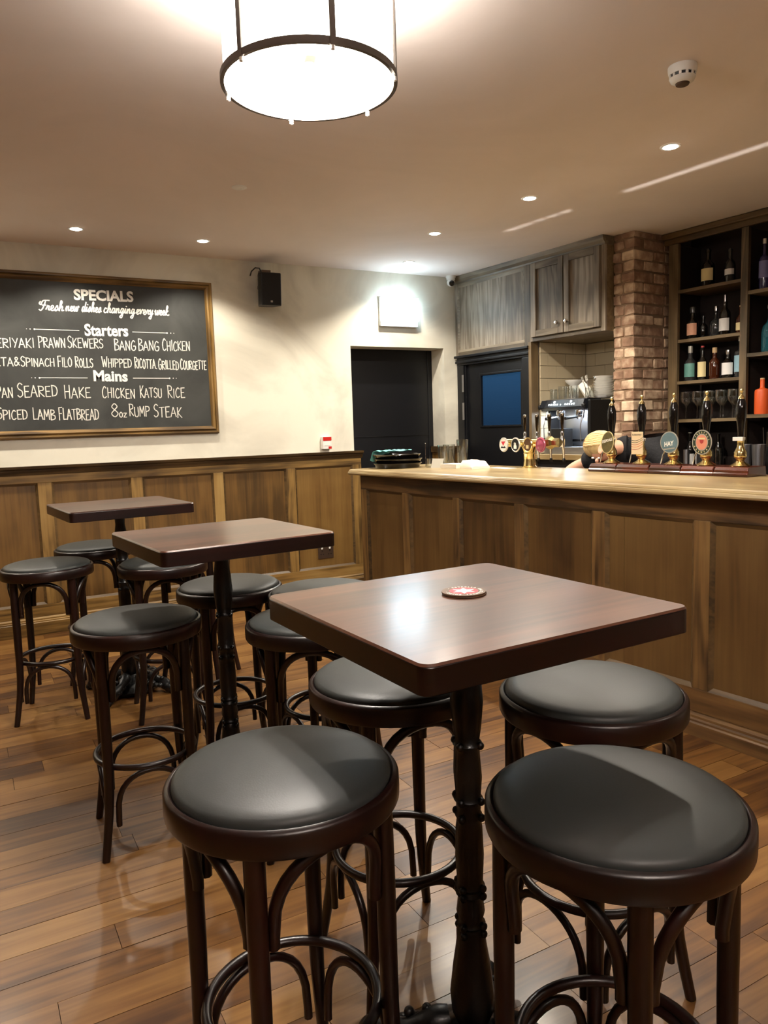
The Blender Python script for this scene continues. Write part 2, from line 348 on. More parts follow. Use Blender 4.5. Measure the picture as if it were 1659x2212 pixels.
# ------------------------------------------------------------------ ROOM SHELL
floor = struct(bx('floor', -3.2, 5.2, -3.2, 7.0, -0.12, -0.0045, gap_m), 'warm oak strip floor')
rowh = 0.118
far = MB(); np_ = 0
y = -2.6; row = 0
rr = random.Random(3)
while y < WALLY + 0.18:
    x = -2.7 - rr.random() * 0.9
    while x < 4.6:
        ln = rr.choice((0.42, 0.6, 0.78, 0.95, 1.15, 1.3)); x1 = x + ln
        cx_, cy_ = (x + x1) / 2, y + rowh / 2
        # in view: right of the left edge of the view cone, left of the bar front
        lim_l = -0.12 + 0.02 * cy_ - 0.1 ; lim_r = 2.42 if cy_ > 1.2 else 2.6
        if x1 > lim_l and x < lim_r and cy_ > 0.45 and np_ < 300:
            z = rr.uniform(-0.0006, 0.0006)
            o = MB().box(-ln / 2 + .0008, ln / 2 - .0008, -rowh / 2 + .0008, rowh / 2 - .0008, -0.012 - z, 0).build('plank', plank_m, floor, smooth=0)
            o.location = (cx_ - 1.0, cy_ - 1.9, 0.06225 + z); np_ += 1
        else:
            far.box(x + .0012, x1 - .0012, y + .0012, y + rowh - .0012, -0.012, 0)
        x = x1
    y += rowh; row += 1
o = tag(far.build('far_planks', plank_m, floor, smooth=0), kind='stuff'); o.location = (-1.0, -1.9, 0.06225)

ceiling = struct(bx('ceiling', -3.2, 5.2, -3.2, 7.0, CEIL, CEIL + 0.12, ceil_m), 'pale painted plaster ceiling')
wb = MB(); T = 0.2
wb.box(-3.0, 2.903, WALLY, WALLY + T, 0, CEIL); wb.box(3.831, 5.0, WALLY, WALLY + T, 0, CEIL); wb.box(2.903, 3.831, WALLY, WALLY + T, 2.043, CEIL)
wall_back = struct(wb.build('wall_back', plaster_m, smooth=0), 'mottled cream plaster wall with the chalkboard and a dark doorway')
struct(bx('wall_left', -2.85, -2.65, -2.9, WALLY, 0, CEIL, panel_z), 'oak panelled wall on the left')
struct(bx('wall_front', -2.9, 5.2, -2.9, -2.7, 0, CEIL, panel_z), 'oak panelled wall behind the camera')
wr = bempty('wall_right', 0, 0, 0); struct(wr, 'wall behind the bar')
# closing surfaces behind the back bar
bx('wall_surface', 0.0, 8.8, 0.80, 0.95, 0, CEIL, plaster_m, wr)
# lobby behind the doorway: side walls, far wall
dr = struct(empty('door_1', (3.367, 5.93, 0)), 'plain black door set deep in the plaster doorway')
bx('door_leaf', -0.52, 0.42, -0.005, 0.035, 0.0, 2.1, blackpaint, dr)
bx('door_frame', 0.42, 0.50, -0.012, 0.035, 0.0, 2.1, blackpaint, dr, bevel=0.004)
bx('door_rail', -0.52, 0.42, -0.012, -0.0055, 1.28, 1.285, black, dr)

# --- wainscot on the back wall
wn = struct(empty('trim_1', (0, 0, 0)), 'oak wainscot with recessed panels along the back wall')
FY = WALLY - 0.022      # face of stiles
st = [(0.446, 0.534), (1.066, 1.148), (1.677, 1.754), (2.274, 2.350), (2.872, 2.954)]
x = 0.446 - 0.61
while x > -2.7: st.insert(0, (x, x + 0.085)); x -= 0.61
bx('backing', -2.65, 2.903, WALLY - 0.004, WALLY - 0.0005, 0.0, 1.12, oak_x, wn)
for (a, b) in st: bx('stile', a, min(b, 2.954), FY, WALLY - 0.004, 0.209, 1.0565, oak_z, wn, bevel=0.002)
def frame_mould(prnt, x0, x1, z0, z1, yf, d, w=0.016, mat=oakdark_x, name='panel_moulding'):
    mb = MB(); s = -1
    def ring(p0, p1):   # sloping frame between outer (proud) and inner (recessed) rectangles
        vs = []
        for (i, y_) in ((0, p0), (w, p1)):
            vs += [(x0 + i, y_, z0 + i), (x1 - i, y_, z0 + i), (x1 - i, y_, z1 - i), (x0 + i, y_, z1 - i)]
        return vs
    vs = ring(yf, yf + d); fs = [(k, (k + 1) % 4, 4 + (k + 1) % 4, 4 + k) for k in range(4)]
    back = [(v[0], yf + d + 0.001, v[2]) for v in vs]
    mb.add(vs + back, fs + [(8 + a, 8 + b_, 8 + c, 8 + d_) for (a, b_, c, d_) in fs] + [(k, (k + 1) % 4, 8 + (k + 1) % 4, 8 + k) for k in range(4)])
    return mb.build(name, mat, prnt, smooth=0)
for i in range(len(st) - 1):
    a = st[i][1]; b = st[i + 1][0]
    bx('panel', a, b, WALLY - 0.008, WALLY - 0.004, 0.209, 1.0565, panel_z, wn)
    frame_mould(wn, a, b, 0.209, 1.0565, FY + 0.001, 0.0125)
bx('top_rail', -2.65, 2.954, FY, WALLY - 0.004, 1.057, 1.112, oak_x, wn, bevel=0.002)
bx('bottom_rail', -2.65, 2.954, FY, WALLY - 0.004, 0.125, 0.2085, oak_x, wn, bevel=0.002)
cap = MB()
prof = [(0, 1.112), (-.024, 1.112), (-.028, 1.126), (-.040, 1.140), (-.042, 1.150), (-.056, 1.156), (-.060, 1.174), (0, 1.174)]
def extr(mb, prof, x0, x1, y0):
    n = len(prof); vs = [(x0, y0 + p[0], p[1]) for p in prof] + [(x1, y0 + p[0], p[1]) for p in prof]
    mb.add(vs, [tuple(range(n)), tuple(reversed(range(n, 2 * n)))] + [(k, (k + 1) % n, n + (k + 1) % n, n + k) for k in range(n)])
extr(cap, prof, -2.65, 2.965, WALLY - 0.0005)
cap.build('dado_cap', oakdark_x, wn, smooth=0)
sk = MB(); extr(sk, [(0, 0), (-.040, 0), (-.040, .088), (-.036, .092), (-.036, .10), (-.030, .104), (-.030, .114), (-.022, .1245), (0, .1245)], -2.65, 2.954, WALLY - 0.0005)
sk.build('skirting', oak_x, wn, smooth=0)
# short return right of the doorway
w2 = struct(empty('trim_2', (0, 0, 0)), 'short oak wainscot return right of the doorway')
c2 = MB(); extr(c2, prof, 3.80, 3.955, WALLY - 0.0005); c2.build('dado_cap', oakdark_x, w2, smooth=0)
bx('panel', 3.832, 3.955, WALLY - 0.014, WALLY - 0.0005, 0.0, 1.112, panel_z, w2)
bx('reveal_panel', 3.815, 3.8305, WALLY - 0.02, WALLY + 0.2, 0.0, 1.12, panel_z, w2)
bx('reveal_cap', 3.80, 3.8305, WALLY, WALLY + 0.2, 1.12, 1.174, oakdark_x, w2)

# ------------------------------------------------------------------ BAR WALL (local frame: x=u, y=-n)
d2 = struct(bempty('door_2', 0, 0, 0), 'black service door with a blue-lit window')
def arch_piece(x0, x1, z0, z1, y0, y1, nm='architrave'): return bx(nm, x0, x1, y0, y1, z0, z1, blackpaint, d2, bevel=0.004)
arch_piece(0.012, 0.10, 0, 1.885, -0.02, 0.05); arch_piece(0.83, 0.915, 0, 1.885, -0.02, 0.05); arch_piece(0.012, 0.915, 1.886, 1.972, -0.022, 0.05)
arch_piece(0.004, 0.918, 1.905, 1.925, -0.036, -0.022, 'architrave_bead'); arch_piece(0.0, 0.92, 1.950, 1.972, -0.046, -0.022, 'architrave_cornice')
arch_piece(0.10, 0.116, 0, 1.885, -0.008, 0.02, 'door_stop'); arch_piece(0.814, 0.83, 0, 1.885, -0.008, 0.02, 'door_stop')
lf = MB()
lf.box(0.116, 0.30, 0.012, 0.05, 0, 1.885); lf.box(0.795, 0.814, 0.012, 0.05, 0, 1.885); lf.box(0.30, 0.795, 0.012, 0.05, 0, 1.345); lf.box(0.30, 0.795, 0.012, 0.05, 1.782, 1.885)
lf.build('door_leaf', blackpaint, d2, smooth=0)
bd = MB()
for (a, b, c, d) in ((0.285, 0.81, 1.333, 1.349), (0.285, 0.81, 1.780, 1.798), (0.285, 0.303, 1.349, 1.780), (0.792, 0.81, 1.349, 1.780)): bd.box(a, b, 0.002, 0.0119, c, d)
bd.build('glazing_bead', blackpaint, d2, smooth=0, bevel=0.003)
gl = MB(); nst = 44
for k in range(nst):
    z0 = 1.35 + (1.779 - 1.35) * k / nst; z1 = 1.35 + (1.779 - 1.35) * (k + 1) / nst
    gl.box(0.304, 0.791, 0.024 + (0.002 if k % 2 else 0), 0.034, z0 - 1.565, z1 - 1.565)
gl.build('window_pane', blueglow, d2, smooth=0, loc=(0, 0, 1.565))
for (a, b) in ((1.652, 1.803), (1.405, 1.557)): bx('hinge', 0.080, 0.106, -0.024, -0.0205, a, b, steel, d2, bevel=0.002)

pn = struct(bempty('trim_3', 0, 0, 0), 'limed grey oak panel above the service door')
bx('veneer_panel', 0.03, 0.865, -0.006, 0.02, 2.005, 2.585, grey_z, pn)
bx('stile', 0.0, 0.03, -0.018, 0.02, 1.973, 2.60, grey_z, pn, bevel=0.002); bx('stile', 0.865, 0.93, -0.018, 0.02, 1.973, 2.60, grey_z, pn, bevel=0.002)
bx('top_rail', 0.03, 0.865, -0.018, 0.02, 2.585, 2.60, grey_x, pn, bevel=0.002); bx('bottom_rail', 0.03, 0.865, -0.018, 0.02, 1.973, 2.005, grey_x, pn, bevel=0.002)
frame_mould(pn, 0.03, 0.865, 2.005, 2.585, -0.017, 0.0105, 0.02, grey_x)
co = MB(); extr(co, [(0.3, 2.60), (-.018, 2.60), (-.022, 2.612), (-.040, 2.63), (-.046, 2.662), (0.3, 2.662)], -0.06, 1.674, 0)
co.build('cornice', grey_x, pn, smooth=0)
post = struct(bempty('trim_4', 0, 0, 0), 'olive brown oak post between the service door and the tiled recess')
bx('post', 0.918, 0.948, -0.03, 0.05, 0.0, 1.998, olive_z, post, bevel=0.002)

cab = tag(bempty('wall_cabinet', 0, 0, 0), 'limed grey oak wall cabinet with two panelled doors above the coffee machine', 'cabinet')
cb = MB(); cb.box(0.931, 1.674, 0.002, 0.58, 2.0, 2.599); cb.build('cabinet_body', olive_x, cab, smooth=0)
bx('face_frame', 0.931, 0.955, -0.018, 0.001, 2.0, 2.599, grey_z, cab); bx('face_frame', 1.640, 1.674, -0.018, 0.001, 2.0, 2.599, grey_z, cab)
bx('face_frame', 0.9555, 1.6395, -0.018, 0.001, 2.0, 2.028, grey_x, cab)
for (a, b, kx) in ((0.958, 1.292, 1.248), (1.301, 1.637, 1.343)):
    dd = bx('door', a, b, -0.024, -0.004, 2.031, 2.596, grey_z, cab, bevel=0.002)
    cx0 = (a + b) / 2; cz0 = (2.031 + 2.596) / 2
    for (p, q, r_, s_) in ((a, a + .05, 2.031, 2.596), (b - .05, b, 2.031, 2.596)):
        fr = MB(); fr.box(p - cx0, q - cx0, -0.026, -0.0105, r_ - cz0, s_ - cz0); fr.build('door_stile', grey_z, dd, smooth=0, bevel=0.003)
    for (p, q, r_, s_) in ((a + .05, b - .05, 2.031, 2.08), (a + .05, b - .05, 2.546, 2.596)):
        fr = MB(); fr.box(p - cx0, q - cx0, -0.026, -0.0105, r_ - cz0, s_ - cz0); fr.build('door_rail', grey_x, dd, smooth=0, bevel=0.003)
    kn = MB().lathe([(0.009, 0), (0.006, 0.008), (0.006, 0.014), (0.015, 0.02), (0.017, 0.027), (0.013, 0.034), (0.0, 0.037)], 16, Matrix.Rotation(R(90), 4, 'X'))
    kn.build('knob', chrome, dd, loc=(kx - cx0, -0.026, 2.108 - cz0))

# tiled recess
tl = struct(bempty('trim_5', 0, 0, 0), 'cream tiled recess around the coffee machine')
bx('tile_backing', 0.9485, 0.9555, 0.055, 0.60, 1.0, 1.999, grout_m, tl); bx('tile_backing', 0.9565, 1.86, 0.597, 0.79, 1.0, 1.999, grout_m, tl)
z = 1.112; r_ = 0
while z < 1.99:
    z1 = min(z + 0.1, 1.998)
    y0 = 0.056; off = 0.1 if r_ % 2 else 0.2
    y1 = y0 + off * 0.9
    while y0 < 0.588:
        y1 = min(y1, 0.590)
        bx('tile', 0.9556, 0.963, y0 + .002, y1 - .001, z + .002, z1 - .001, tile_m, tl, bevel=0.0015); y0 = y1; y1 = y0 + 0.2
    x0 = 0.965; x1 = x0 + (0.1 if r_ % 2 else 0.2)
    while x0 < 1.84:
        x1 = min(x1, 1.85)
        bx('tile', x0 + .001, x1 - .002, 0.589, 0.5968, z + .002, z1 - .001, tile_m, tl, bevel=0.0015); x0 = x1; x1 = x0 + 0.2
    z = z1; r_ += 1
wt = tag(bempty('back_worktop', 0, 0, 0), 'pale wooden worktop under the coffee machine in the tiled recess', 'worktop')
wp = MB(); wp.box(0.949, 1.66, 0.0, 0.585, 1.065, 1.107); wp.build('worktop_board', counter_m, wt, smooth=0, bevel=0.003)
bx('under_cabinet', 0.95, 1.655, 0.03, 0.58, 0.0, 1.0645, black, wt)

# brick pillar
pl = struct(bempty('wall_pillar', 0, 0, 0), 'worn exposed brick pillar between the tiled recess and the bottle shelves')
bx('mortar_core', 1.683, 1.845, 0.078, 0.60, 0, CEIL, mortar_m, pl)
rb = random.Random(11)
def brick(x0, x1, y0, y1, z0, z1):
    cx_, cy_, cz_ = (x0 + x1) / 2, (y0 + y1) / 2, (z0 + z1) / 2
    me = bpy.data.meshes.new('brick'); bm = bmesh.new(); bmesh.ops.create_cube(bm, size=1)
    bmesh.ops.scale(bm, vec=(x1 - x0, y1 - y0, z1 - z0), verts=bm.verts)
    bmesh.ops.bevel(bm, geom=bm.edges[:], offset=rb.uniform(.004, .009), segments=1, affect='EDGES')
    for v in bm.verts: v.co += Vector((rb.uniform(-1, 1), rb.uniform(-1, 1), rb.uniform(-1, 1))) * 0.0034
    bm.to_mesh(me); bm.free(); me.materials.append(brick_m)
    o = bpy.data.objects.new('brick', me); C.objects.link(o); o.parent = pl; o.location = (cx_, cy_, cz_)
z = 0.9; k = 0
while z < CEIL - 0.01:
    h = 0.064; z1 = min(z + h, CEIL - 0.001); j = lambda: rb.uniform(-.004, .004)
    if k % 2:
        brick(1.745 + j(), 1.853 + j(), 0.070 + j(), 0.285, z, z1); brick(1.676 + j(), 1.735, 0.071 + j(), 0.175, z, z1)
        brick(1.75, 1.851 + j(), 0.296, 0.41, z, z1); brick(1.75, 1.851 + j(), 0.42, 0.52, z, z1)
    else:
        a = 1.76 + j() * 3
        brick(1.675 + j(), a, 0.070 + j(), 0.175, z, z1); brick(a + .009, 1.853 + j(), 0.071 + j(), 0.172, z, z1)
        brick(1.75, 1.852 + j(), 0.183, 0.395 + j(), z, z1); brick(1.75, 1.85, 0.407, 0.52, z, z1)
    z += 0.075; k += 1
bx('mortar_base', 1.676, 1.85, 0.072, 0.60, 0, 0.898, mortar_m, pl)

# bottle shelving
bk = tag(bempty('bottle_shelving', 0, 0, 0), 'tall oak back bar shelving holding spirit bottles and glasses', 'shelving')
Y0 = 0.41
bx('back_panel', 1.856, 3.7, 0.715, 0.735, 0.93, CEIL - .002, back_m, bk)
bx('fascia', 1.856, 3.7, Y0 - 0.012, Y0 + 0.012, 2.585, CEIL - .002, oakdark_x, bk, bevel=0.003)
bx('cornice', 1.854, 3.7, Y0 - 0.045, Y0 - 0.012, 2.62, CEIL - .002, oakdark_x, bk, bevel=0.008)
bx('stile', 1.888, 1.962, Y0, Y0 + 0.03, 0.95, 2.5845, olive_z, bk, bevel=0.002)
bx('side_panel', 1.92, 1.94, Y0 + 0.031, 0.714, 0.95, 2.5845, back_m, bk)
bx('stile', 2.434, 2.484, Y0, Y0 + 0.03, 0.95, 2.5845, olive_z, bk, bevel=0.002)
bx('divider', 2.45, 2.468, Y0 + 0.031, 0.714, 0.95, 2.5845, back_m, bk)
bx('stile', 3.02, 3.07, Y0, Y0 + 0.03, 0.95, 2.5845, olive_z, bk)
for z in (2.262, 1.915, 1.622, 1.350): bx('shelf', 1.9625, 2.4335, Y0 + 0.004, 0.714, z - 0.022, z, olive_x, bk, bevel=0.001)
for z in (2.175, 1.770, 1.369): bx('shelf', 2.4845, 3.0195, Y0 + 0.004, 0.714, z - 0.024, z, olive_x, bk, bevel=0.001)
lw_ = tag(bempty('low_back_counter', 0, 0, 0), 'dark low back counter under the bottle shelves', 'worktop')
bx('counter_board', 1.856, 3.7, 0.10, 0.714, 0.91, 0.949, oakdark_x, lw_, bevel=0.003); bx('under_cabinet', 1.86, 3.69, 0.13, 0.70, 0, 0.9095, black, lw_)

# ------------------------------------------------------------------ BAR
bar = tag(bempty('bar_counter_front', 0, 0, 0), 'panelled oak bar front running across the right of the room', 'bar')
FN = -1.58
stl = [(0.80, 0.875), (1.309, 1.387), (1.832, 1.893), (2.359, 2.433), (2.896, 2.974), (3.447, 3.522), (4.0, 4.075), (4.55, 4.625)]
for (a, b) in stl: bx('stile', a, b, FN, FN + 0.024, 0.198, 0.9295, bar_z, bar, bevel=0.002)
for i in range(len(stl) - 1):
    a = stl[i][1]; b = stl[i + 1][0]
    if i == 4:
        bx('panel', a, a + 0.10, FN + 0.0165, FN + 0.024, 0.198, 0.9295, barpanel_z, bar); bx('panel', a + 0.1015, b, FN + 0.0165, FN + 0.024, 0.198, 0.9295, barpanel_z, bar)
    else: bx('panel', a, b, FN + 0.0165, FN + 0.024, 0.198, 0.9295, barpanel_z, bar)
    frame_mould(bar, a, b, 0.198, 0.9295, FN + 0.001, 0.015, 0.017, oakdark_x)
bx('top_rail', 0.80, 4.625, FN, FN + 0.024, 0.930, 1.034, bar_x, bar, bevel=0.002)
bx('bottom_rail', 0.80, 4.625, FN, FN + 0.024, 0.095, 0.1975, bar_x, bar, bevel=0.002)
s2 = MB(); extr(s2, [(0.02, 0), (-.036, 0), (-.036, .056), (-.030, .062), (-.030, .070), (-.022, .076), (-.022, .086), (-.010, .0945), (0.02, .0945)], 0.79, 4.64, FN)
s2.build('skirting', bar_x, bar, smooth=0)
bx('end_panel', 0.80, 0.824, FN + 0.025, -0.90, 0.0, 1.034, barpanel_z, bar); bx('back_panel', 0.826, 4.62, FN + 0.025, FN + 0.045, 0.0, 1.034, black, bar)
bx('inner_carcass', 0.826, 4.62, -0.96, -0.90, 0.0, 1.034, black, bar)
ct = tag(bempty('counter_worktop', 0, 0, 0), 'pale waxed oak counter top with a moulded edge', 'worktop')
cm = MB(); extr(cm, [(0.80, 1.036), (0.012, 1.036), (0.004, 1.040), (0.0, 1.048), (0.004, 1.058), (0.010, 1.060), (0.010, 1.063), (0.016, 1.071), (0.026, 1.075), (0.80, 1.075)], 0.78, 4.66, -1.67)
cm.build('counter_slab', counter_m, ct, smooth=0)

# ------------------------------------------------------------------ HIGH TABLES
def rrect(hx, hy, r, n=5):
    P = []
    for (sx, sy, a0) in ((1, 1, 0), (-1, 1, 90), (-1, -1, 180), (1, -1, 270)):
        for k in range(n + 1):
            a = R(a0 + 90 * k / n); P.append((sx * (hx - r) + r * math.cos(a), sy * (hy - r) + r * math.sin(a)))
    return P
def make_table():
    t = empty('high_table')
    hs = 0.3024
    top = MB(); n = len(rrect(hs, hs, .02))
    a = rrect(hs - .003, hs - .003, .02); b = rrect(hs, hs, .022)
    top.prism([(x, y) for x, y in a], 0, 0.0005)
    top = MB(); vs = [(x, y, 1.010) for x, y in a] + [(x, y, 1.006) for x, y in b]
    top.add(vs, [tuple(range(n))] + [(k, (k + 1) % n, n + (k + 1) % n, n + k) for k in range(n)] + [tuple(reversed(range(n, 2 * n)))])
    top.build('tabletop', walnut, t, smooth=30)
    e = MB(); e.prism(b, 0.960, 1.0058); e.build('table_edge', walnut_edge, t, smooth=30, bevel=0.002)
    pr = [(0.075, 0.958), (0.075, 0.946), (0.035, 0.938), (0.026, 0.93), (0.024, 0.90), (0.030, 0.86), (0.034, 0.80), (0.029, 0.745), (0.025, 0.72), (0.031, 0.712), (0.025, 0.704),
          (0.026, 0.68), (0.029, 0.64), (0.026, 0.60), (0.031, 0.593), (0.026, 0.585), (0.025, 0.565), (0.029, 0.558), (0.025, 0.55), (0.028, 0.53), (0.030, 0.47), (0.027, 0.41),
          (0.031, 0.403), (0.026, 0.395), (0.031, 0.386), (0.026, 0.378), (0.030, 0.345), (0.025, 0.327), (0.031, 0.319), (0.026, 0.311), (0.031, 0.302), (0.031, 0.28), (0.040, 0.22),
          (0.047, 0.16), (0.044, 0.12), (0.034, 0.095), (0.046, 0.085), (0.060, 0.07), (0.085, 0.055), (0.10, 0.045)]
    MB().lathe(list(reversed(pr)), 20).build('column', iron, t, smooth=60)
    kn = MB()
    for z in (0.712, 0.593, 0.558, 0.403, 0.386, 0.319, 0.302):
        for q in range(4): kn.sphere((0.030 * math.cos(PI / 2 * q + .4), 0.030 * math.sin(PI / 2 * q + .4), z), 0.0085, 6)
    kn.build('column_beads', iron, t, smooth=80)['kind'] = 'stuff'
    base = MB().lathe([(0.0, 0.0), (0.10, 0.0), (0.13, 0.01), (0.135, 0.025), (0.11, 0.045), (0.08, 0.058), (0.05, 0.062), (0, 0.062)], 28)
    base.build('base_dome', iron, t, smooth=60)
    for q in range(4):
        a = R(45 + 90 * q); ca, sa = math.cos(a), math.sin(a)
        f = MB(); pts = []; rad = []
        for k in range(9):
            s_ = k / 8; r_ = 0.05 + 0.165 * s_; zz = 0.088 - 0.055 * s_ ** 1.4
            w = 0.018 * math.sin(s_ * PI); pts.append((r_ * ca - w * sa, r_ * sa + w * ca, zz)); rad.append(0.028 - 0.004 * s_ + 0.006 * math.sin(s_ * 9))
        f.tube(pts, rad, 10)
        f.sphere((0.225 * ca, 0.225 * sa, 0.030), 0.030, 8, (1.1, 1.1, 1.0))
        for m_ in range(4):      # toes
            b_ = a + R(-33 + 22 * m_); f.sphere((0.222 * ca + 0.028 * math.cos(b_), 0.222 * sa + 0.028 * math.sin(b_), 0.017), 0.0155, 6, (1, 1, 1.05))
        for m_ in range(6):      # acanthus curls along the leg
            s_ = 0.2 + 0.12 * m_; r_ = 0.05 + 0.165 * s_
            for sd in (-1, 1): f.sphere((r_ * ca - sd * 0.026 * sa, r_ * sa + sd * 0.026 * ca, 0.075 - 0.045 * s_ + 0.006 * (m_ % 2)), 0.013, 6, (1.2, 1.2, 1))
        for m_ in range(3): f.sphere(((0.10 + .04 * m_) * ca, (0.10 + .04 * m_) * sa, 0.102 - .014 * m_), 0.012, 6)
        o = f.build('foot', iron, t, smooth=70)
    return t
tb = make_table()
TABS = [(0.8595, 1.2277, -0.7527, 'dark walnut square high table nearest the camera, with the round beer mat on it'),
        (0.781, 2.613, -0.7082, 'dark walnut square high table in the middle of the row of three'),
        (0.701, 4.117, -0.7077, 'dark walnut square high table farthest away, under the chalkboard')]
for i, (x, y, a, lab) in enumerate(TABS):
    t = tb if i == 0 else copy_tree(tb)
    t.location = (x, y, 0); t.rotation_euler = (0, 0, a + PI / 4); tag(t, lab, 'table', 'square pedestal high tables')

# ------------------------------------------------------------------ BENTWOOD STOOLS
def make_stool():
    t = empty('bar_stool')
    ring = [(0.198, 0.694), (0.210, 0.692), (0.2125, 0.697), (0.213, 0.715), (0.2125, 0.733), (0.209, 0.738), (0.203, 0.740), (0.1985, 0.737), (0.197, 0.725), (0.197, 0.697), (0.198, 0.694)]
    MB().lathe(ring, 64, cap=False).build('seat_rim', stoolwood, t, smooth=50)
    cu = [(0.0, 0.700), (0.192, 0.700), (0.1955, 0.722), (0.1985, 0.738), (0.197, 0.7465), (0.190, 0.752), (0.170, 0.758), (0.12, 0.765), (0.06, 0.7685), (0.0, 0.769)]
    MB().lathe(cu, 64, cap=False).build('cushion', leather, t, smooth=70)
    lt = []
    for q in range(4):
        a = PI / 2 * q; ca, sa = math.cos(a), math.sin(a)
        prof = [(0.182, 0.700), (0.183, 0.60), (0.184, 0.50), (0.184, 0.40), (0.185, 0.30), (0.188, 0.22), (0.196, 0.15), (0.209, 0.08), (0.225, 0.0)]
        rad = [0.0185, 0.0185, 0.018, 0.0175, 0.0165, 0.0155, 0.0145, 0.0135, 0.0125]
        MB().tube([(r_ * ca, r_ * sa, z) for r_, z in prof], rad, 12).build('leg', stoolwood, t, smooth=60)
    for q in range(4):
        a0 = PI / 2 * q + PI / 4
        for (zt, zb, rr_, hw, nm, th) in ((0.680, 0.535, 0.170, 0.118, 'upper_arch', 0.0115), (0.276, 0.120, 0.152, 0.112, 'lower_arch', 0.0095)):
            pts = []
            e = 0.168 if nm == 'upper_arch' else 0.167
            # ends sit beside two neighbouring legs, crown touches the ring above
            A = Vector((e * math.cos(a0 - R(38)), e * math.sin(a0 - R(38)), zb)); B = Vector((e * math.cos(a0 + R(38)), e * math.sin(a0 + R(38)), zb))
            if nm == 'lower_arch':
                A = Vector((0.178 * math.cos(a0 - R(38)), 0.178 * math.sin(a0 - R(38)), zb)); B = Vector((0.178 * math.cos(a0 + R(38)), 0.178 * math.sin(a0 + R(38)), zb))
            n = 16
            for k in range(n + 1):
                s_ = k / n; th_ = PI * s_
                p = (A + B) / 2 - (B - A) / 2 * math.cos(th_) * 1.0
                h = math.sin(th_) ** 0.62
                out = Vector((math.cos(a0), math.sin(a0), 0)) * ((rr_ - (A + B).xy.length / 2) * math.sin(th_))
                pts.append(Vector((p.x, p.y, zb + (zt - zb) * h)) + out)
            pts = [A - Vector((0, 0, 0.018))] + pts + [B - Vector((0, 0, 0.018))]
            MB().tube(pts, th, 8).build(nm, stoolwood, t, smooth=60)
    rr_ = 0.161
    MB().tube([(rr_ * math.cos(2 * PI * k / 48), rr_ * math.sin(2 * PI * k / 48), 0.292) for k in range(48)], 0.0105, 10, closed=True).build('foot_ring', stoolwood, t, smooth=60)
    return t
st0 = make_stool()
STOOLS = [(0.467, 1.255, 53, 'black-seated dark bentwood stool at bottom centre left, the left one at the nearest table'),
          (0.892, 0.857, 55, 'black-seated dark bentwood stool at bottom right, the closest stool to the camera'),
          (0.475, 2.603, 40, 'black-seated dark bentwood stool at the left corner of the middle table'),
          (1.233, 1.257, 47, 'black-seated dark bentwood stool at the nearest table, on the side next to the bar'),
          (0.900, 1.600, 41, 'black-seated dark bentwood stool half hidden behind the near corner of the nearest table top'),
          (0.327, 4.010, 29, 'black-seated dark bentwood stool farthest to the left, by the skirting under the chalkboard'),
          (0.915, 2.967, 40, 'black-seated dark bentwood stool behind the column of the middle table'),
          (0.960, 2.252, 22, 'black-seated dark bentwood stool partly under the left corner of the nearest table top'),
          (1.180, 2.630, 50, 'bentwood stool with only a sliver of seat showing beyond the nearest table top'),
          (0.820, 3.720, 38, 'red-brown bentwood stool whose rim shows just under the front edge of the middle table'),
          (0.620, 4.520, 35, 'bentwood stool between the farthest table and the wainscot, seat half hidden by the middle table'),
          (1.080, 4.100, 8, 'red-brown bentwood stool seen as two splayed legs beyond the middle table column')]
for i, (x, y, a, lab) in enumerate(STOOLS):
    t = st0 if i == 0 else copy_tree(st0)
    t.location = (x, y, 0); t.rotation_euler = (0, 0, R(a)); tag(t, lab, 'stool', 'bentwood bar stools round the high tables')

# ------------------------------------------------------------------ CHALKBOARD
cbd = tag(empty('chalkboard', (0.9, WALLY, 1.918)), 'large black specials chalkboard in a moulded oak frame', 'chalkboard')
X0, X1, Z0, Z1 = 0.13, 1.744, 1.358, 2.477
bx('board', X0 + .05 - .9, X1 - .05 - .9, -0.014, -0.001, Z0 + .05 - 1.918, Z1 - .05 - 1.918, board_m, cbd)
def frame_side(p0, p1, q0, q1, mat, nm='frame_side'):
    # p: outer edge ends, q: inner edge ends (x,z); stepped moulding
    steps = [(0.0, -0.001), (0.0, -0.020), (0.18, -0.030), (0.34, -0.030), (0.42, -0.024), (0.62, -0.034), (0.78, -0.030), (1.0, -0.016), (1.0, -0.001)]
    vs = []
    for (pp, qq) in ((p0, q0), (p1, q1)):
        for (s_, d) in steps: vs.append((pp[0] + (qq[0] - pp[0]) * s_ - 0.9, d, pp[1] + (qq[1] - pp[1]) * s_ - 1.918))
    n = len(steps)
    MB().add(vs, [(k, (k + 1) % n, n + (k + 1) % n, n + k) for k in range(n)] + [tuple(range(n)), tuple(reversed(range(n, 2 * n)))]).build(nm, mat, cbd, smooth=0)
w = 0.057
frame_side((X0, Z1), (X1, Z1), (X0 + w, Z1 - w), (X1 - w, Z1 - w), oak_x); frame_side((X0, Z0), (X1, Z0), (X0 + w, Z0 + w), (X1 - w, Z0 + w), oak_x)
frame_side((X0, Z0), (X0, Z1), (X0 + w, Z0 + w), (X0 + w, Z1 - w), oak_z); frame_side((X1, Z0), (X1, Z1), (X1 - w, Z0 + w), (X1 - w, Z1 - w), oak_z)
YT = -0.0155
hd = MB()
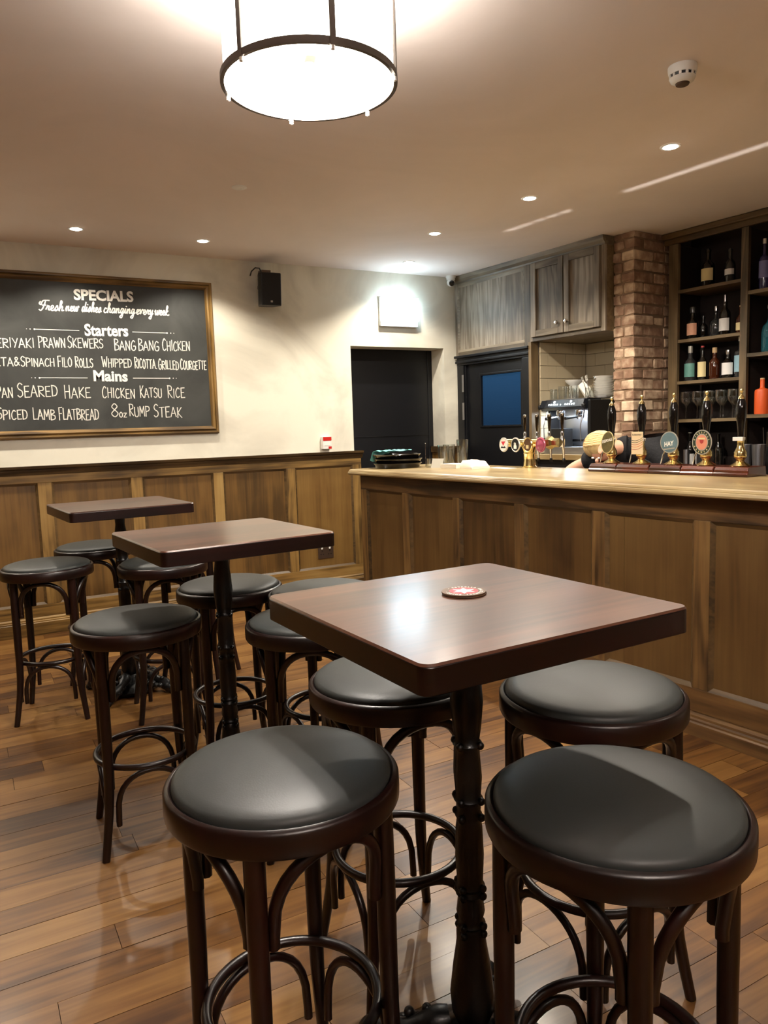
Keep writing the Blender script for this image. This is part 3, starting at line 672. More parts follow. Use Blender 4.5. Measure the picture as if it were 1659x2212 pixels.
for (s_, a, b, z0, z1, h) in (('SPECIALS', 0.772, 1.171, 2.306, 2.312, 0.070), ('Starters', 0.825, 1.119, 2.064, 2.068, 0.080), ('Mains', 0.862, 1.094, 1.752, 1.749, 0.074)):
    hd = MB(); put_text(hd, s_, a - .9, b - .9, z0 - 1.918, z1 - 1.918, h, YT, bold=0.0035)
    hd.build('painted_heading', chalkbold, cbd, smooth=0)
rl = MB()
for (a, z0, b, z1, flip) in ((0.507, 2.096, 0.791, 2.095, 0), (1.148, 2.098, 1.394, 2.096, 1), (0.514, 1.771, 0.823, 1.770, 0), (1.131, 1.771, 1.392, 1.769, 1)):
    for (p, q, t_) in ((a, b, 0.0022),): rl = MB(); rl.box(p - .9, q - .9, YT, YT + .001, z0 - 1.918 - t_, z0 - 1.918 + t_)
    e = b if flip else a
    for (dx, rr_) in ((0, 0.006), (0.027, 0.004), (0.049, 0.0028)):
        cxx = e + (dx if flip else -dx) - .9
        rl.add([(cxx + rr_ * math.cos(k * PI / 5), YT - .0002, z0 - 1.918 + rr_ * math.sin(k * PI / 5)) for k in range(10)], [tuple(range(10))])
    rl.build('painted_rule', chalkbold, cbd, smooth=0)
G = {  # handwritten stroke letters: width; polylines in a unit box
 'A': (.62, '0,0 .3,1 .6,0|.1,.36 .5,.36'), 'B': (.55, '.06,0 .06,1|.06,1 .4,.95 .44,.72 .1,.54 .5,.42 .5,.12 .06,0'), 'C': (.55, '.5,.86 .3,1 .06,.6 .1,.12 .3,0 .52,.14'),
 'D': (.58, '.06,0 .06,1|.0,1 .4,.88 .54,.5 .4,.1 .04,0'), 'E': (.5, '.48,1 .06,.98 .06,0 .5,.02|.06,.52 .4,.52'), 'F': (.5, '.5,1 .06,.98 .06,0|.06,.52 .4,.52'),
 'G': (.6, '.52,.86 .3,1 .06,.6 .1,.12 .34,0 .54,.16 .54,.44 .3,.44'), 'H': (.56, '.06,0 .06,1|.5,0 .5,1|.06,.5 .5,.52'), 'I': (.2, '.1,0 .1,1'),
 'K': (.54, '.06,0 .06,1|.5,1 .08,.46 .52,0'), 'L': (.46, '.06,1 .06,0 .46,.02'), 'M': (.7, '.04,0 .1,1 .34,.3 .58,1 .66,0'), 'N': (.58, '.06,0 .06,1 .5,0 .52,1'),
 'O': (.6, '.3,1 .06,.66 .08,.2 .3,0 .52,.26 .52,.7 .3,1'), 'P': (.54, '.06,0 .06,1|.0,1 .44,.94 .48,.62 .08,.46'), 'R': (.56, '.06,0 .06,1|.0,1 .44,.94 .46,.64 .1,.5 .54,0'),
 'S': (.52, '.48,.88 .26,1 .06,.8 .14,.58 .42,.42 .46,.16 .22,0 .02,.12'), 'T': (.56, '.0,.98 .56,1|.28,1 .26,0'), 'U': (.56, '.06,1 .06,.2 .28,0 .5,.2 .5,1'),
 'V': (.56, '.02,1 .28,0 .54,1'), 'W': (.78, '.02,1 .2,0 .38,.7 .56,0 .76,1'), 'Y': (.54, '.02,1 .28,.5|.54,1 .2,0'), 'Z': (.52, '.04,.98 .5,1 .04,0 .52,.02'),
 '8': (.52, '.26,.54 .06,.76 .26,1 .46,.78 .26,.54 .02,.24 .26,0 .5,.24 .26,.54'), '&': (.6, '.56,.06 .14,.74 .26,.96 .4,.78 .04,.3 .2,0 .54,.4'), '.': (.16, '.06,0 .1,.03'), ' ': (.34, ''),
 # slanted script letters
 'F_': (.56, '.08,.86 .0,.66 .14,.56 .2,.8 .34,.98 .78,1|.5,1 .34,.3 .18,-.02 .02,.06|.24,.5 .54,.52'), 'r_': (.34, '.0,.1 .14,.5 .12,.42 .26,.44 .2,.1 .34,.06'), 'e_': (.34, '.0,.12 .24,.3 .22,.48 .1,.46 .06,.14 .18,0 .36,.12'),
 's_': (.34, '.0,.06 .2,.52 .26,.2 .14,0 .04,.06 .36,.1'), 'h_': (.42, '.0,.1 .22,.8 .2,1 .12,.94 .06,0|.08,.24 .24,.5 .3,.36 .26,.06 .42,.08'), 'n_': (.44, '.0,.14 .1,.48 .06,0|.08,.24 .24,.5 .3,.36 .28,.06 .44,.1'),
 'w_': (.56, '.0,.3 .08,.5 .08,.08 .2,.02 .3,.46 .3,.06 .42,.04 .5,.5 .58,.42'), 'd_': (.44, '.3,.44 .14,.5 .04,.16 .14,0 .28,.3|.4,1 .3,.1 .44,.06'), 'i_': (.22, '.0,.14 .1,.5 .06,.06 .22,.1|.14,.72 .16,.76'),
 'c_': (.34, '.28,.42 .14,.5 .04,.18 .14,0 .34,.12'), 'a_': (.42, '.3,.44 .14,.5 .04,.16 .14,0 .28,.26 .32,.5 .28,.06 .42,.1'), 'g_': (.42, '.3,.44 .14,.5 .04,.16 .14,.02 .28,.3|.32,.5 .22,-.36 .06,-.44 .04,-.28 .42,.12'),
 'v_': (.4, '.0,.4 .08,.5 .12,.04 .3,.5 .4,.44'), 'y_': (.42, '.0,.3 .1,.5 .1,.1 .2,.04 .3,.4|.34,.5 .22,-.36 .06,-.42 .04,-.28 .42,.14'), 'k_': (.44, '.0,.1 .22,.8 .2,1 .12,.94 .06,0|.3,.5 .1,.22 .3,.0 .46,.08'), ' _': (.2, '')}
def smoothpts(P, n=5):
    if len(P) < 3: return P
    out = []
    for i in range(len(P) - 1):
        p0 = P[max(i - 1, 0)]; p1 = P[i]; p2 = P[i + 1]; p3 = P[min(i + 2, len(P) - 1)]
        for k in range(n):
            t = k / n
            out.append(tuple(0.5 * ((2 * p1[j]) + (-p0[j] + p2[j]) * t + (2 * p0[j] - 5 * p1[j] + 4 * p2[j] - p3[j]) * t * t + (-p0[j] + 3 * p1[j] - 3 * p2[j] + p3[j]) * t ** 3) for j in (0, 1)))
    out.append(P[-1]); return out
ANG = set('AEFHIKLMNTVWYZ')
def write(mb, s_, x0, x1, z0, z1, h, wd_, sfx='', slant=0.0, jit=0.05, rg=random.Random(5)):
    keys = [(c + sfx) for c in s_]; tot = sum(G[k][0] for k in keys) + 0.1 * (len(keys) - 1) * (0 if sfx else 1)
    kx = (x1 - x0) / tot; x = 0
    for i, k in enumerate(keys):
        gw, st_ = G[k]; dz = rg.uniform(-jit, jit) * h; hh = h * (1 + rg.uniform(-jit, jit)) * (1.22 if (i == 0 and not sfx) else 1)
        for pl_ in st_.split('|'):
            if not pl_: continue
            P = [tuple(map(float, q.split(','))) for q in pl_.split()]
            if sfx or k[0] not in ANG: P = smoothpts(P)
            Q = [(x0 + (x + p[0]) * kx + p[1] * hh * slant, z0 + (z1 - z0) * (x / tot) + dz + p[1] * hh) for p in P]
            for a, b in zip(Q[:-1], Q[1:]):
                d = Vector((b[0] - a[0], b[1] - a[1]));
                if d.length < 1e-6: continue
                d.normalize(); nn = Vector((-d.y, d.x)) * wd_ * rg.uniform(.85, 1.1); e = d * wd_ * 0.5
                y_ = YT - rg.random() * 0.0003
                mb.add([(a[0] - e.x + nn.x, y_, a[1] - e.y + nn.y), (b[0] + e.x + nn.x, y_, b[1] + e.y + nn.y), (b[0] + e.x - nn.x, y_, b[1] + e.y - nn.y), (a[0] - e.x - nn.x, y_, a[1] - e.y - nn.y)], [(0, 1, 2, 3)])
        x += gw + (0 if sfx else 0.1)
WORDS = [('TERIYAKI', 0.229, 0.498, 1.97, 1.973, 0.074), ('PRAWN', 0.524, 0.694, 1.972, 1.976, 0.078), ('SKEWERS', 0.71, 0.942, 1.976, 1.978, 0.078), ('BANG', 1.017, 1.165, 1.968, 1.967, 0.08), ('BANG', 1.183, 1.33, 1.967, 1.971, 0.081), ('CHICKEN', 1.354, 1.556, 1.971, 1.975, 0.085), ('FETA&', 0.22, 0.399, 1.849, 1.849, 0.068), ('SPINACH', 0.406, 0.615, 1.847, 1.847, 0.067), ('FILO', 0.636, 0.728, 1.849, 1.848, 0.075), ('ROLLS', 0.749, 0.865, 1.846, 1.845, 0.076), ('WHIPPED', 0.925, 1.128, 1.848, 1.848, 0.072), ('RICOTTA.', 1.149, 1.305, 1.843, 1.84, 0.079), ('GRILLED', 1.317, 1.465, 1.837, 1.834, 0.077), ('COURGETTE', 1.477, 1.672, 1.836, 1.838, 0.078), ('PAN', 0.243, 0.342, 1.636, 1.637, 0.08), ('SEARED', 0.37, 0.621, 1.642, 1.646, 0.089), ('HAKE', 0.663, 0.834, 1.634, 1.633, 0.087), ('CHICKEN', 0.912, 1.137, 1.632, 1.628, 0.082), ('KATSU', 1.173, 1.328, 1.634, 1.631, 0.082), ('RICE', 1.371, 1.497, 1.628, 1.627, 0.086), ('SPICED', 0.237, 0.42, 1.496, 1.492, 0.075), ('LAMB', 0.454, 0.593, 1.489, 1.486, 0.082), ('FLATBREAD', 0.617, 0.879, 1.485, 1.479, 0.09), ('8', 0.965, 1.012, 1.495, 1.494, 0.09), ('OZ', 1.018, 1.069, 1.494, 1.493, 0.036), ('RUMP', 1.089, 1.232, 1.498, 1.495, 0.089), ('STEAK', 1.262, 1.467, 1.489, 1.484, 0.09)]
cw = MB()
for (s_, a, b, z0, z1, h) in WORDS: write(cw, s_, a - .9, b - .9, z0 - 1.918, z1 - 1.918, h * .82, 0.0033)
cw.build('chalk_writing', chalk, cbd, smooth=0)
sw = MB(); write(sw, 'Fresh', 0.543 - .9, 0.700 - .9, 2.224 - 1.918, 2.224 - 1.918, 0.066, 0.0042, '_', .15, .01)
write(sw, 'new', 0.712 - .9, 0.795 - .9, 2.226 - 1.918, 2.226 - 1.918, 0.066, 0.0042, '_', .15, .01); write(sw, 'dishes', 0.815 - .9, 0.945 - .9, 2.226 - 1.918, 2.226 - 1.918, 0.066, 0.0042, '_', .15, .01)
write(sw, 'changing', 0.96 - .9, 1.175 - .9, 2.225 - 1.918, 2.225 - 1.918, 0.066, 0.0042, '_', .15, .01); write(sw, 'every', 1.182 - .9, 1.302 - .9, 2.225 - 1.918, 2.225 - 1.918, 0.066, 0.0042, '_', .15, .01)
write(sw, 'week', 1.312 - .9, 1.415 - .9, 2.225 - 1.918, 2.225 - 1.918, 0.066, 0.0042, '_', .15, .01)
sw.build('painted_script', chalkbold, cbd, smooth=0)

# ------------------------------------------------------------------ WALL FITTINGS
sp = tag(empty('loudspeaker', (2.16, WALLY, 2.44)), 'black loudspeaker on a bracket high on the cream wall', 'speaker')
Ms = Matrix.Rotation(R(-6), 4, 'Z') @ Matrix.Rotation(R(5), 4, 'X')
q = MB(); poly = [(-.075, -.24), (.075, -.24), (.088, -.20), (.06, -.07), (.03, -.055), (-.03, -.055), (-.06, -.07), (-.088, -.20)]
q.prism(poly, -0.12, 0.118, Ms); q.build('cabinet', black, sp, smooth=0, bevel=0.006)
q = MB().box(-.072, .072, -.246, -.2405, -.112, .110, Ms); q.build('grille', pbr('speaker_grille', S(24, 22, 22), 0.7, bump=0.6, bscale=500), sp, smooth=0, bevel=0.003)
q = MB().box(-.008, .008, -.2475, -.246, -.098, -.084, Ms); q.build('badge', silverp, sp, smooth=0)
q = MB(); q.box(-.035, .04, -.20, -0.06, .1185, .123, Ms); q.box(-.035, .04, -.075, -.001, .126, .150); q.box(-.02, .02, -.07, -.001, -.02, .03); q.build('bracket', nickel, sp, smooth=0)
q = MB().lathe([(0.02, 0), (0.02, 0.012), (0.0, 0.013)], 14, Matrix.Translation((-.082, -.15, 0.0)) @ Matrix.Rotation(R(-90), 4, 'Y')); q.build('bracket_knob', black, sp)
q = MB().tube(smoothpts3 if False else [(-.10, -.001, .115), (-.11, -.06, .135), (-.10, -.12, .150), (-.075, -.14, .145), (-.06, -.14, .115)], 0.005, 6); q.build('cable', black, sp)

ex = tag(empty('exit_sign', (3.37, WALLY, 2.33)), 'glaring white emergency exit light box with a green strip', 'exit sign')
q = MB().box(-.19, .172, -.028, -.001, -.118, .125); q.build('sign_housing', white, ex, smooth=0, bevel=0.006)
q = MB().box(-.186, .168, -.078, -.0285, -.076, .120); q.build('light_box', exit_m, ex, smooth=0, bevel=0.006)
q = MB().box(-.186, .168, -.045, -.0285, -.116, -.0765); q.build('exit_strip', exit_strip, ex, smooth=0)
q = MB(); q.box(.05, .13, -.0465, -.0452, -.110, -.082)
q.build('green_pictogram', green_m, ex, smooth=0)
q = MB(); q.box(.078, .086, -.0478, -.0466, -.100, -.090); q.add([(.066, -.0478, -.108), (.080, -.0478, -.1), (.086, -.0478, -.1), (.074, -.0478, -.110)], [(0, 1, 2, 3)]); q.add([(.084, -.0478, -.1), (.090, -.0478, -.1), (.102, -.0478, -.108), (.096, -.0478, -.110)], [(0, 1, 2, 3)])
q.add([(.110, -.0478, -.096), (.122, -.0478, -.0955), (.110, -.0478, -.087)], [(0, 1, 2)]); q.build('running_figure', whiteprint, ex, smooth=0)

cp = tag(empty('fire_alarm_call_point', (2.636, WALLY, 1.25)), 'red and white fire alarm call point above the dado cap', 'alarm')
bx('housing', -.040, .040, -.045, -.001, -.052, .052, white, cp, bevel=0.005); bx('red_band', -.037, .037, -.048, -.0452, .018, .049, redp, cp); bx('red_key', .010, .037, -.048, -.0452, -.049, -.030, redp, cp)
bx('press_window', -.028, .028, -.047, -.0452, -.022, .010, whiteprint, cp)
so = tag(empty('wall_socket', (2.598, WALLY - 0.008, 0.34)), 'aged brass double socket plate low on the wainscot panel', 'socket')
bx('plate', -.070, .070, -.006, -.0005, -.052, .052, nickel, so, bevel=0.002)
for dx in (-.035, .035):
    hh = MB()
    for (a, b, c, d) in ((dx - .003, dx + .003, .006, .020), (dx - .016, dx - .006, -.018, -.012), (dx + .006, dx + .016, -.018, -.012)): hh.box(a, b, -.0068, -.0062, c, d)
    hh.build('socket_holes', black, so, smooth=0); bx('switch', dx - .008, dx + .008, -.010, -.0062, .028, .044, white, so, bevel=0.001)
cc = tag(empty('security_camera', (3.885, 5.655, CEIL)), 'white dome security camera with black lens in the ceiling corner', 'camera')
MB().lathe([(0.045, 0), (0.045, -0.012), (0.038, -0.022), (0.038, -0.035)], 24).build('mount', white, cc)
MB().sphere((0, 0, -0.055), 0.036, 10).build('ball', white, cc, smooth=80)
MB().lathe([(0.024, 0), (0.024, 0.012), (0.018, 0.016), (0.0, 0.018)], 20, Matrix.Translation((-0.010, -0.026, -0.066)) @ Vector((-.35, -.85, -.35)).to_track_quat('Z', 'Y').to_matrix().to_4x4()).build('lens', blackgloss, cc)

# ------------------------------------------------------------------ CEILING FITTINGS
dl = tag(empty('ceiling_light'), VIS_SPOTS[0][1], 'downlight', 'recessed ceiling downlights')
MB().lathe([(0.036, -0.001), (0.036, -0.004), (0.046, -0.004), (0.049, -0.0005)], 28, cap=False).build('trim_ring', white, dl)
MB().lathe([(0.0, -0.010), (0.024, -0.008), (0.035, -0.001), (0.0, -0.001)], 24, cap=False).build('bulb', bulb_m, dl)
for i, ((x, y), lab) in enumerate(VIS_SPOTS):
    o = dl if i == 0 else copy_tree(dl)
    o.location = (x, y, CEIL); o['label'] = lab
    spot(x, y, CEIL - 0.014, 44 if y > 5 else SPOT_W, R(130) if y > 5 else R(150), 0.45)
for (x, y) in OFF_SPOTS: spot(x, y, CEIL - 0.014, 14)
for (x, y) in WALL_SPOTS: spot(x, y, CEIL - 0.014, 44, R(130), 0.5)
sd = tag(empty('smoke_detector', (2.47, 2.045, CEIL)), 'white domed smoke detector on the ceiling, top right', 'detector')
MB().lathe([(0.052, 0), (0.052, -0.012), (0.05, -0.026), (0.0485, -0.030)], 36).build('detector_base', white, sd)
MB().lathe([(0.044, -0.030), (0.042, -0.0405)], 36).build('vent_gap', blackprint, sd)
vt = MB()
for k in range(12):
    M_ = Matrix.Rotation(2 * PI * k / 12, 4, 'Z'); vt.box(.0425, .0475, -.0045, .0045, -.0415, -.0295, M_)
vt.build('vent_ribs', white, sd, smooth=0)
MB().lathe([(0.047, -0.041), (0.042, -0.052), (0.030, -0.060)], 36).build('detector_cap', white, sd)
MB().lathe([(0.026, -0.0602), (0.023, -0.066), (0.0, -0.068)], 24, cap=False).build('sensor', nickel, sd)
cs = tag(empty('ceiling_rose_disc', (1.419, 4.037, CEIL)), 'small flat white disc on the ceiling above the middle table', 'detector')
MB().lathe([(0.040, 0), (0.040, -0.004), (0.034, -0.007), (0.016, -0.008), (0.014, -0.005), (0.0, -0.005)], 28, cap=False).build('disc', white, cs)

pd = tag(empty('pendant_light', (0.952, 2.07, 2.33)), 'large round glass drum ceiling light glowing white', 'ceiling light')
def hoop(r0, r1, z0, z1, nm, mat, n=72): return MB().lathe([(r0, z0), (r1, z0), (r1, z1), (r0, z1), (r0, z0)], n, cap=False).build(nm, mat, pd, smooth=40)
RD = 0.243
hoop(RD - .004, RD + .007, 0.0, 0.018, 'bottom_hoop', pend_metal); hoop(RD - .004, RD + .007, 0.262, 0.280, 'top_hoop', pend_metal)
rbm = MB(); n = 180; vs = []
for (z, t_) in ((0.016, 0), (0.264, 0)):
    for k in range(n * 2): a = PI * k / n; rr_ = RD - .004 - (0.0035 if k % 2 else 0); vs.append((rr_ * math.cos(a), rr_ * math.sin(a), z))
n2 = n * 2; rbm.add(vs, [(k, (k + 1) % n2, n2 + (k + 1) % n2, n2 + k) for k in range(n2)]); rbm.build('glass_drum', shade_m, pd, smooth=0)
dm = MB(); dm.lathe([(0.0, 0.070), (RD - .010, 0.070), (RD - .010, 0.074), (0.0, 0.074)], 64, cap=False); dm.build('glass_diffuser', diff_m, pd, smooth=40)
for k in range(6):
    a = R(20 + 60 * k); M_ = Matrix.Rotation(a, 4, 'Z')
    MB().box(RD + .0035, RD + .008, -.008, .008, -0.002, 0.285, M_).build('strap', pend_metal, pd, smooth=0)
    MB().lathe([(0.0, -0.014), (0.006, -0.012), (0.006, 0.0)], 10, M_ @ Matrix.Translation((RD + .002, 0, 0)), cap=False).build('finial', white, pd)
MB().lathe([(0.0, -0.010), (0.012, -0.010), (0.016, -0.003), (0.043, 0.001), (0.043, 0.006), (0, .006)], 28, Matrix.Translation((0, 0, 0.062)), cap=False).build('centre_boss', pend_metal, pd)
MB().lathe([(0.07, 0.333), (0.07, 0.315), (0.02, 0.31), (0.02, 0.29), (0.012, 0.268)], 24).build('ceiling_mount', pend_metal, pd)
cr_ = MB()
for k in range(3):
    a = R(20 + 60 * k); cr_.tube([((RD) * math.cos(a), RD * math.sin(a), 0.272), (-(RD) * math.cos(a), -RD * math.sin(a), 0.272)], 0.005, 6)
cr_.build('spider_arm', pend_metal, pd)
# the light its lamps throw down through the diffuser and up to the ceiling
def area(nm, loc, size, w, col, rot=(0, 0, 0), shape='DISK', sy=None, spread=None):
    l = bpy.data.lights.new(nm, 'AREA'); l.shape = shape; l.size = size; l.energy = w; l.color = col
    if sy: l.size_y = sy
    if spread: l.spread = spread
    o = bpy.data.objects.new(nm, l); C.objects.link(o); o.location = loc; o.rotation_euler = rot; return o
for k in range(3):
    a = R(75 + 120 * k); bxx, byy = 0.952 + 0.17 * math.cos(a), 2.07 + 0.17 * math.sin(a)
    MB().sphere((0.17 * math.cos(a), 0.17 * math.sin(a), 0.052), 0.018, 8).build('lamp_bulb', bulb_m, pd, smooth=80)
    l = bpy.data.lights.new('pendant_bulb', 'POINT'); l.energy = 27; l.color = (1, .92, .82); l.shadow_soft_size = 0.018
    o = bpy.data.objects.new('pendant_bulb', l); C.objects.link(o); o.location = (bxx, byy, 2.33 + 0.022)
area('pendant_lamp_up', (0.952, 2.07, 2.60), 0.30, 75, (1, .95, .88), (PI, 0, 0))
# unseen fill light added behind the camera to brighten the ceiling
area('rear_ceiling_fill', (0.3, -1.2, 2.36), 0.6, 68, (1, .95, .90), (PI, 0, 0))

# ------------------------------------------------------------------ ON THE NEAREST TABLE: beer mat
bmz = 1.0102
mt = tag(empty('beer_mat', (0.893, 1.277, bmz), R(-32)), 'stack of two round beer mats with a white star on red, on the nearest table', 'beer mat')
MB().lathe([(0.0, 0.0), (0.046, 0.0), (0.0465, 0.0015), (0.046, 0.003), (0, 0.003)], 48).build('lower_mat', brownprint, mt, loc=(0.001, -.001, 0))
MB().lathe([(0.0, 0.0032), (0.046, 0.0032), (0.0465, 0.0045), (0.046, 0.006), (0, 0.006)], 48).build('upper_mat', brownprint, mt)
MB().lathe([(0.0, 0.0062), (0.030, 0.0062)], 48, cap=False).build('red_disc', redprint, mt)
sg = MB(); P = [((0.0265 if k % 2 == 0 else 0.0135) * math.cos(PI / 2 + k * PI / 6), (0.0265 if k % 2 == 0 else 0.0135) * math.sin(PI / 2 + k * PI / 6), 0.0064) for k in range(12)]
sg.add([(0, 0, 0.0064)] + P, [(0, 1 + k, 1 + (k + 1) % 12) for k in range(12)]); sg.build('white_star', whiteprint, mt, smooth=0)
def ring_text(mb, s_, r_, a0, step, size, z, bold=0.0, flip=False, sx=1, sy=1, vert=None):
    for i, ch in enumerate(s_):
        if ch == ' ': continue
        a = a0 + step * i; vs, fs = text_geo(ch, size, bold, align='CENTER')
        rot = a - PI / 2 if not flip else a + PI / 2
        out = []
        for (x, y_) in vs:
            y_ -= size * .36; X = x * math.cos(rot) - y_ * math.sin(rot) + r_ * math.cos(a); Y = x * math.sin(rot) + y_ * math.cos(rot) + r_ * math.sin(a)
            out.append((X * sx, Y * sy, z) if vert is None else (X * sx, vert, Y * sy))
        mb.add(out, fs)
lt_ = MB(); ring_text(lt_, 'ESTRELLA GALICIA', 0.0375, R(125), -R(11), 0.0092, 0.0064, 0.0003); ring_text(lt_, 'DESDE 1906', 0.0375, R(212), R(11), 0.0092, 0.0064, 0.0003, flip=True)
for a in (R(145), R(330), R(195)): lt_.add([(0.0375 * math.cos(a) + .0013 * math.cos(k), 0.0375 * math.sin(a) + .0013 * math.sin(k), .0064) for k in range(6)], [tuple(range(6))])
lt_.build('mat_lettering', whiteprint, mt, smooth=0)

# ------------------------------------------------------------------ COUNTER ITEMS
CT = 1.0752
def tray(u_, n_, z, lab):
    t = tag(bempty('serving_tray', u_, n_, z, 0.02), lab, 'tray', 'round black serving trays stacked on the bar')
    MB().lathe([(0.0, 0.0), (0.150, 0.0), (0.155, 0.004), (0.160, 0.022), (0.170, 0.030), (0.172, 0.034), (0.168, 0.036), (0.157, 0.026), (0.147, 0.008), (0.0, 0.005)], 48, cap=False).build('tray_dish', blackgloss, t, smooth=50)
tray(0.962, 1.365, CT, 'round glossy black serving tray lowest in the stack at the end of the bar'); tray(0.966, 1.362, CT + 0.0305, 'round glossy black serving tray in the middle of the stack on the bar'); tray(0.958, 1.367, CT + 0.061, 'round glossy black serving tray on top of the stack, with the teal cloth on it')
cl = MB(); g = 15
vs = [];
for i in range(g):
    for j in range(g):
        x = -0.15 + 0.27 * i / (g - 1); y_ = -0.10 + 0.20 * j / (g - 1)
        z = 0.014 + 0.030 * (0.5 + 0.5 * noise.noise(Vector((x * 22, y_ * 22, 3.1)))) + 0.010 * math.sin(x * 60 + y_ * 20) ** 2
        if x < -0.085: k_ = (-0.085 - x); x = -0.085 - k_ * 0.45; z = z - k_ * 1.15
        vs.append((x + .008 * noise.noise(Vector((y_ * 30, x * 9, 0))), y_ + .010 * noise.noise(Vector((x * 30, 5, y_ * 10))), z))
cl.add(vs, [(i * g + j, (i + 1) * g + j, (i + 1) * g + j + 1, i * g + j + 1) for i in range(g - 1) for j in range(g - 1)])
o = cl.build('bar_cloth', cloth_m, None, smooth=180); o.location = bf(0.895, 1.375, CT + 0.088); o.rotation_euler = (0, 0, YB + .3)
md = o.modifiers.new('thick', 'SOLIDIFY'); md.thickness = 0.003; md = o.modifiers.new('sub', 'SUBSURF'); md.levels = 1; md.render_levels = 2
tag(o, 'crumpled pale teal bar cloth draped over the tray stack', 'cloth')
def tumbler(name, fr, u_, n_, z, r_, h, lab, cat='glass', group=None, mat=None, rim=True, par_rot=0):
    t = tag(bempty(name, u_, n_, z), lab, cat, group)
    MB().lathe([(0.0, 0.0), (r_ * .82, 0.0), (r_ * .85, 0.002), (r_, h), (r_ - .0018, h), (r_ * .82 - .001, 0.006), (0.0, 0.006)], 24, cap=False).build('glass_wall', mat or glass, t, smooth=50)
    return t
tumbler('tumbler', None, 1.172, 1.235, CT, 0.034, 0.062, 'small clear tumbler on the bar beside the tray stack')
tumbler('pint_glass', None, 1.175, 1.12, CT, 0.042, 0.150, 'tall clear pint glass on the bar behind the folded card', group='pint glasses on the bar')
tumbler('pint_glass', None, 1.115, 1.02, CT, 0.042, 0.150, 'clear pint glass standing back from the folded card, left of its taller neighbour', group='pint glasses on the bar')
tumbler('pint_glass', None, 1.24, 1.00, CT, 0.042, 0.185, 'tallest clear glass at the far edge of the bar, rim against the dark doorway', group='pint glasses on the bar')
sr = tag(bempty('bar_spoon', 1.06, 1.19, CT), 'thin metal bar spoon standing behind the tray stack', 'spoon')
MB().tube([(0, 0, 0.0), (0.0, 0.0, 0.12), (0.002, 0, 0.16)], 0.0018, 6).build('spoon_shaft', chrome, sr); MB().sphere((0.002, 0, 0.163), 0.004, 6).build('spoon_tip', chrome, sr); MB().sphere((0, 0, 0.003), 0.009, 6, (1, .7, .33)).build('spoon_bowl', chrome, sr)
tc_ = tag(bempty('folded_card', 1.262, 1.235, CT, R(20)), 'small grey folded tent card on the bar beside the glasses', 'card')
q = MB(); q.add([(-.045, -.025, 0), (.045, -.025, 0), (.045, 0, .062), (-.045, 0, .062), (-.045, .025, 0), (.045, .025, 0)], [(0, 1, 2, 3), (3, 2, 5, 4)])
o = q.build('card', pbr('grey_card', S(176, 172, 160), 0.7), tc_, smooth=0); md = o.modifiers.new('s', 'SOLIDIFY'); md.thickness = 0.001
# folded napkins
for i, (u_, n_, z_, sx, sy, h, rz, lab) in enumerate(((1.375, 1.20, CT, .075, .06, .028, 5, 'stack of folded white napkins on the bar behind the card'),)):
    t = tag(bempty('napkin_stack', u_ + .02, n_, z_, R(rz)), lab, 'napkins')
    for k in range(6):
        bx('napkin', -sx + random.uniform(-.003, .003), sx, -sy, sy + random.uniform(-.003, .003), k * .0048, k * .0048 + .0044, paper, t, bevel=0.001)
pb = tag(bempty('paper_bag', 1.56, 1.17, CT, R(-14)), 'crumpled white paper bundle lying on the bar beside the napkins', 'paper')
q = MB(); g = 9; vs = []
for side in (0, 1):
    for i in range(g):
        for j in range(g):
            x = -.095 + .19 * i / (g - 1); y_ = -.065 + .13 * j / (g - 1)
            ex_ = min(1, 5 * min(i, g - 1 - i) / (g - 1) + .35) * min(1, 5 * min(j, g - 1 - j) / (g - 1) + .35)
            z = 0.0 if side == 0 else (0.052 - 0.10 * (x + .095) * 0.9 / 1.0 * 0.75) * ex_ + .006 * noise.noise(Vector((x * 30, y_ * 30, 1))) + .004
            vs.append((x, y_, max(z, 0.003) if side else 0.0))
fs = [(s_ * g * g + i * g + j, s_ * g * g + (i + 1) * g + j, s_ * g * g + (i + 1) * g + j + 1, s_ * g * g + i * g + j + 1) for s_ in (0, 1) for i in range(g - 1) for j in range(g - 1)]
bd_ = [(i, 0) for i in range(g)] + [(g - 1, j) for j in range(1, g)] + [(i, g - 1) for i in range(g - 2, -1, -1)] + [(0, j) for j in range(g - 2, 0, -1)]
for a, b in zip(bd_, bd_[1:] + bd_[:1]): fs.append((a[0] * g + a[1], b[0] * g + b[1], g * g + b[0] * g + b[1], g * g + a[0] * g + a[1]))
q.add(vs, fs); q.build('bundle', paper, pb, smooth=40)
rcp = tag(bempty('paper_sheet', 1.72, 1.07, CT, R(-8)), 'flat white paper sheet lying on the bar left of the beer font', 'paper')
q = MB().box(-.10, .10, -.045, .045, 0, .0012); q.build('sheet', paper, rcp, smooth=0)

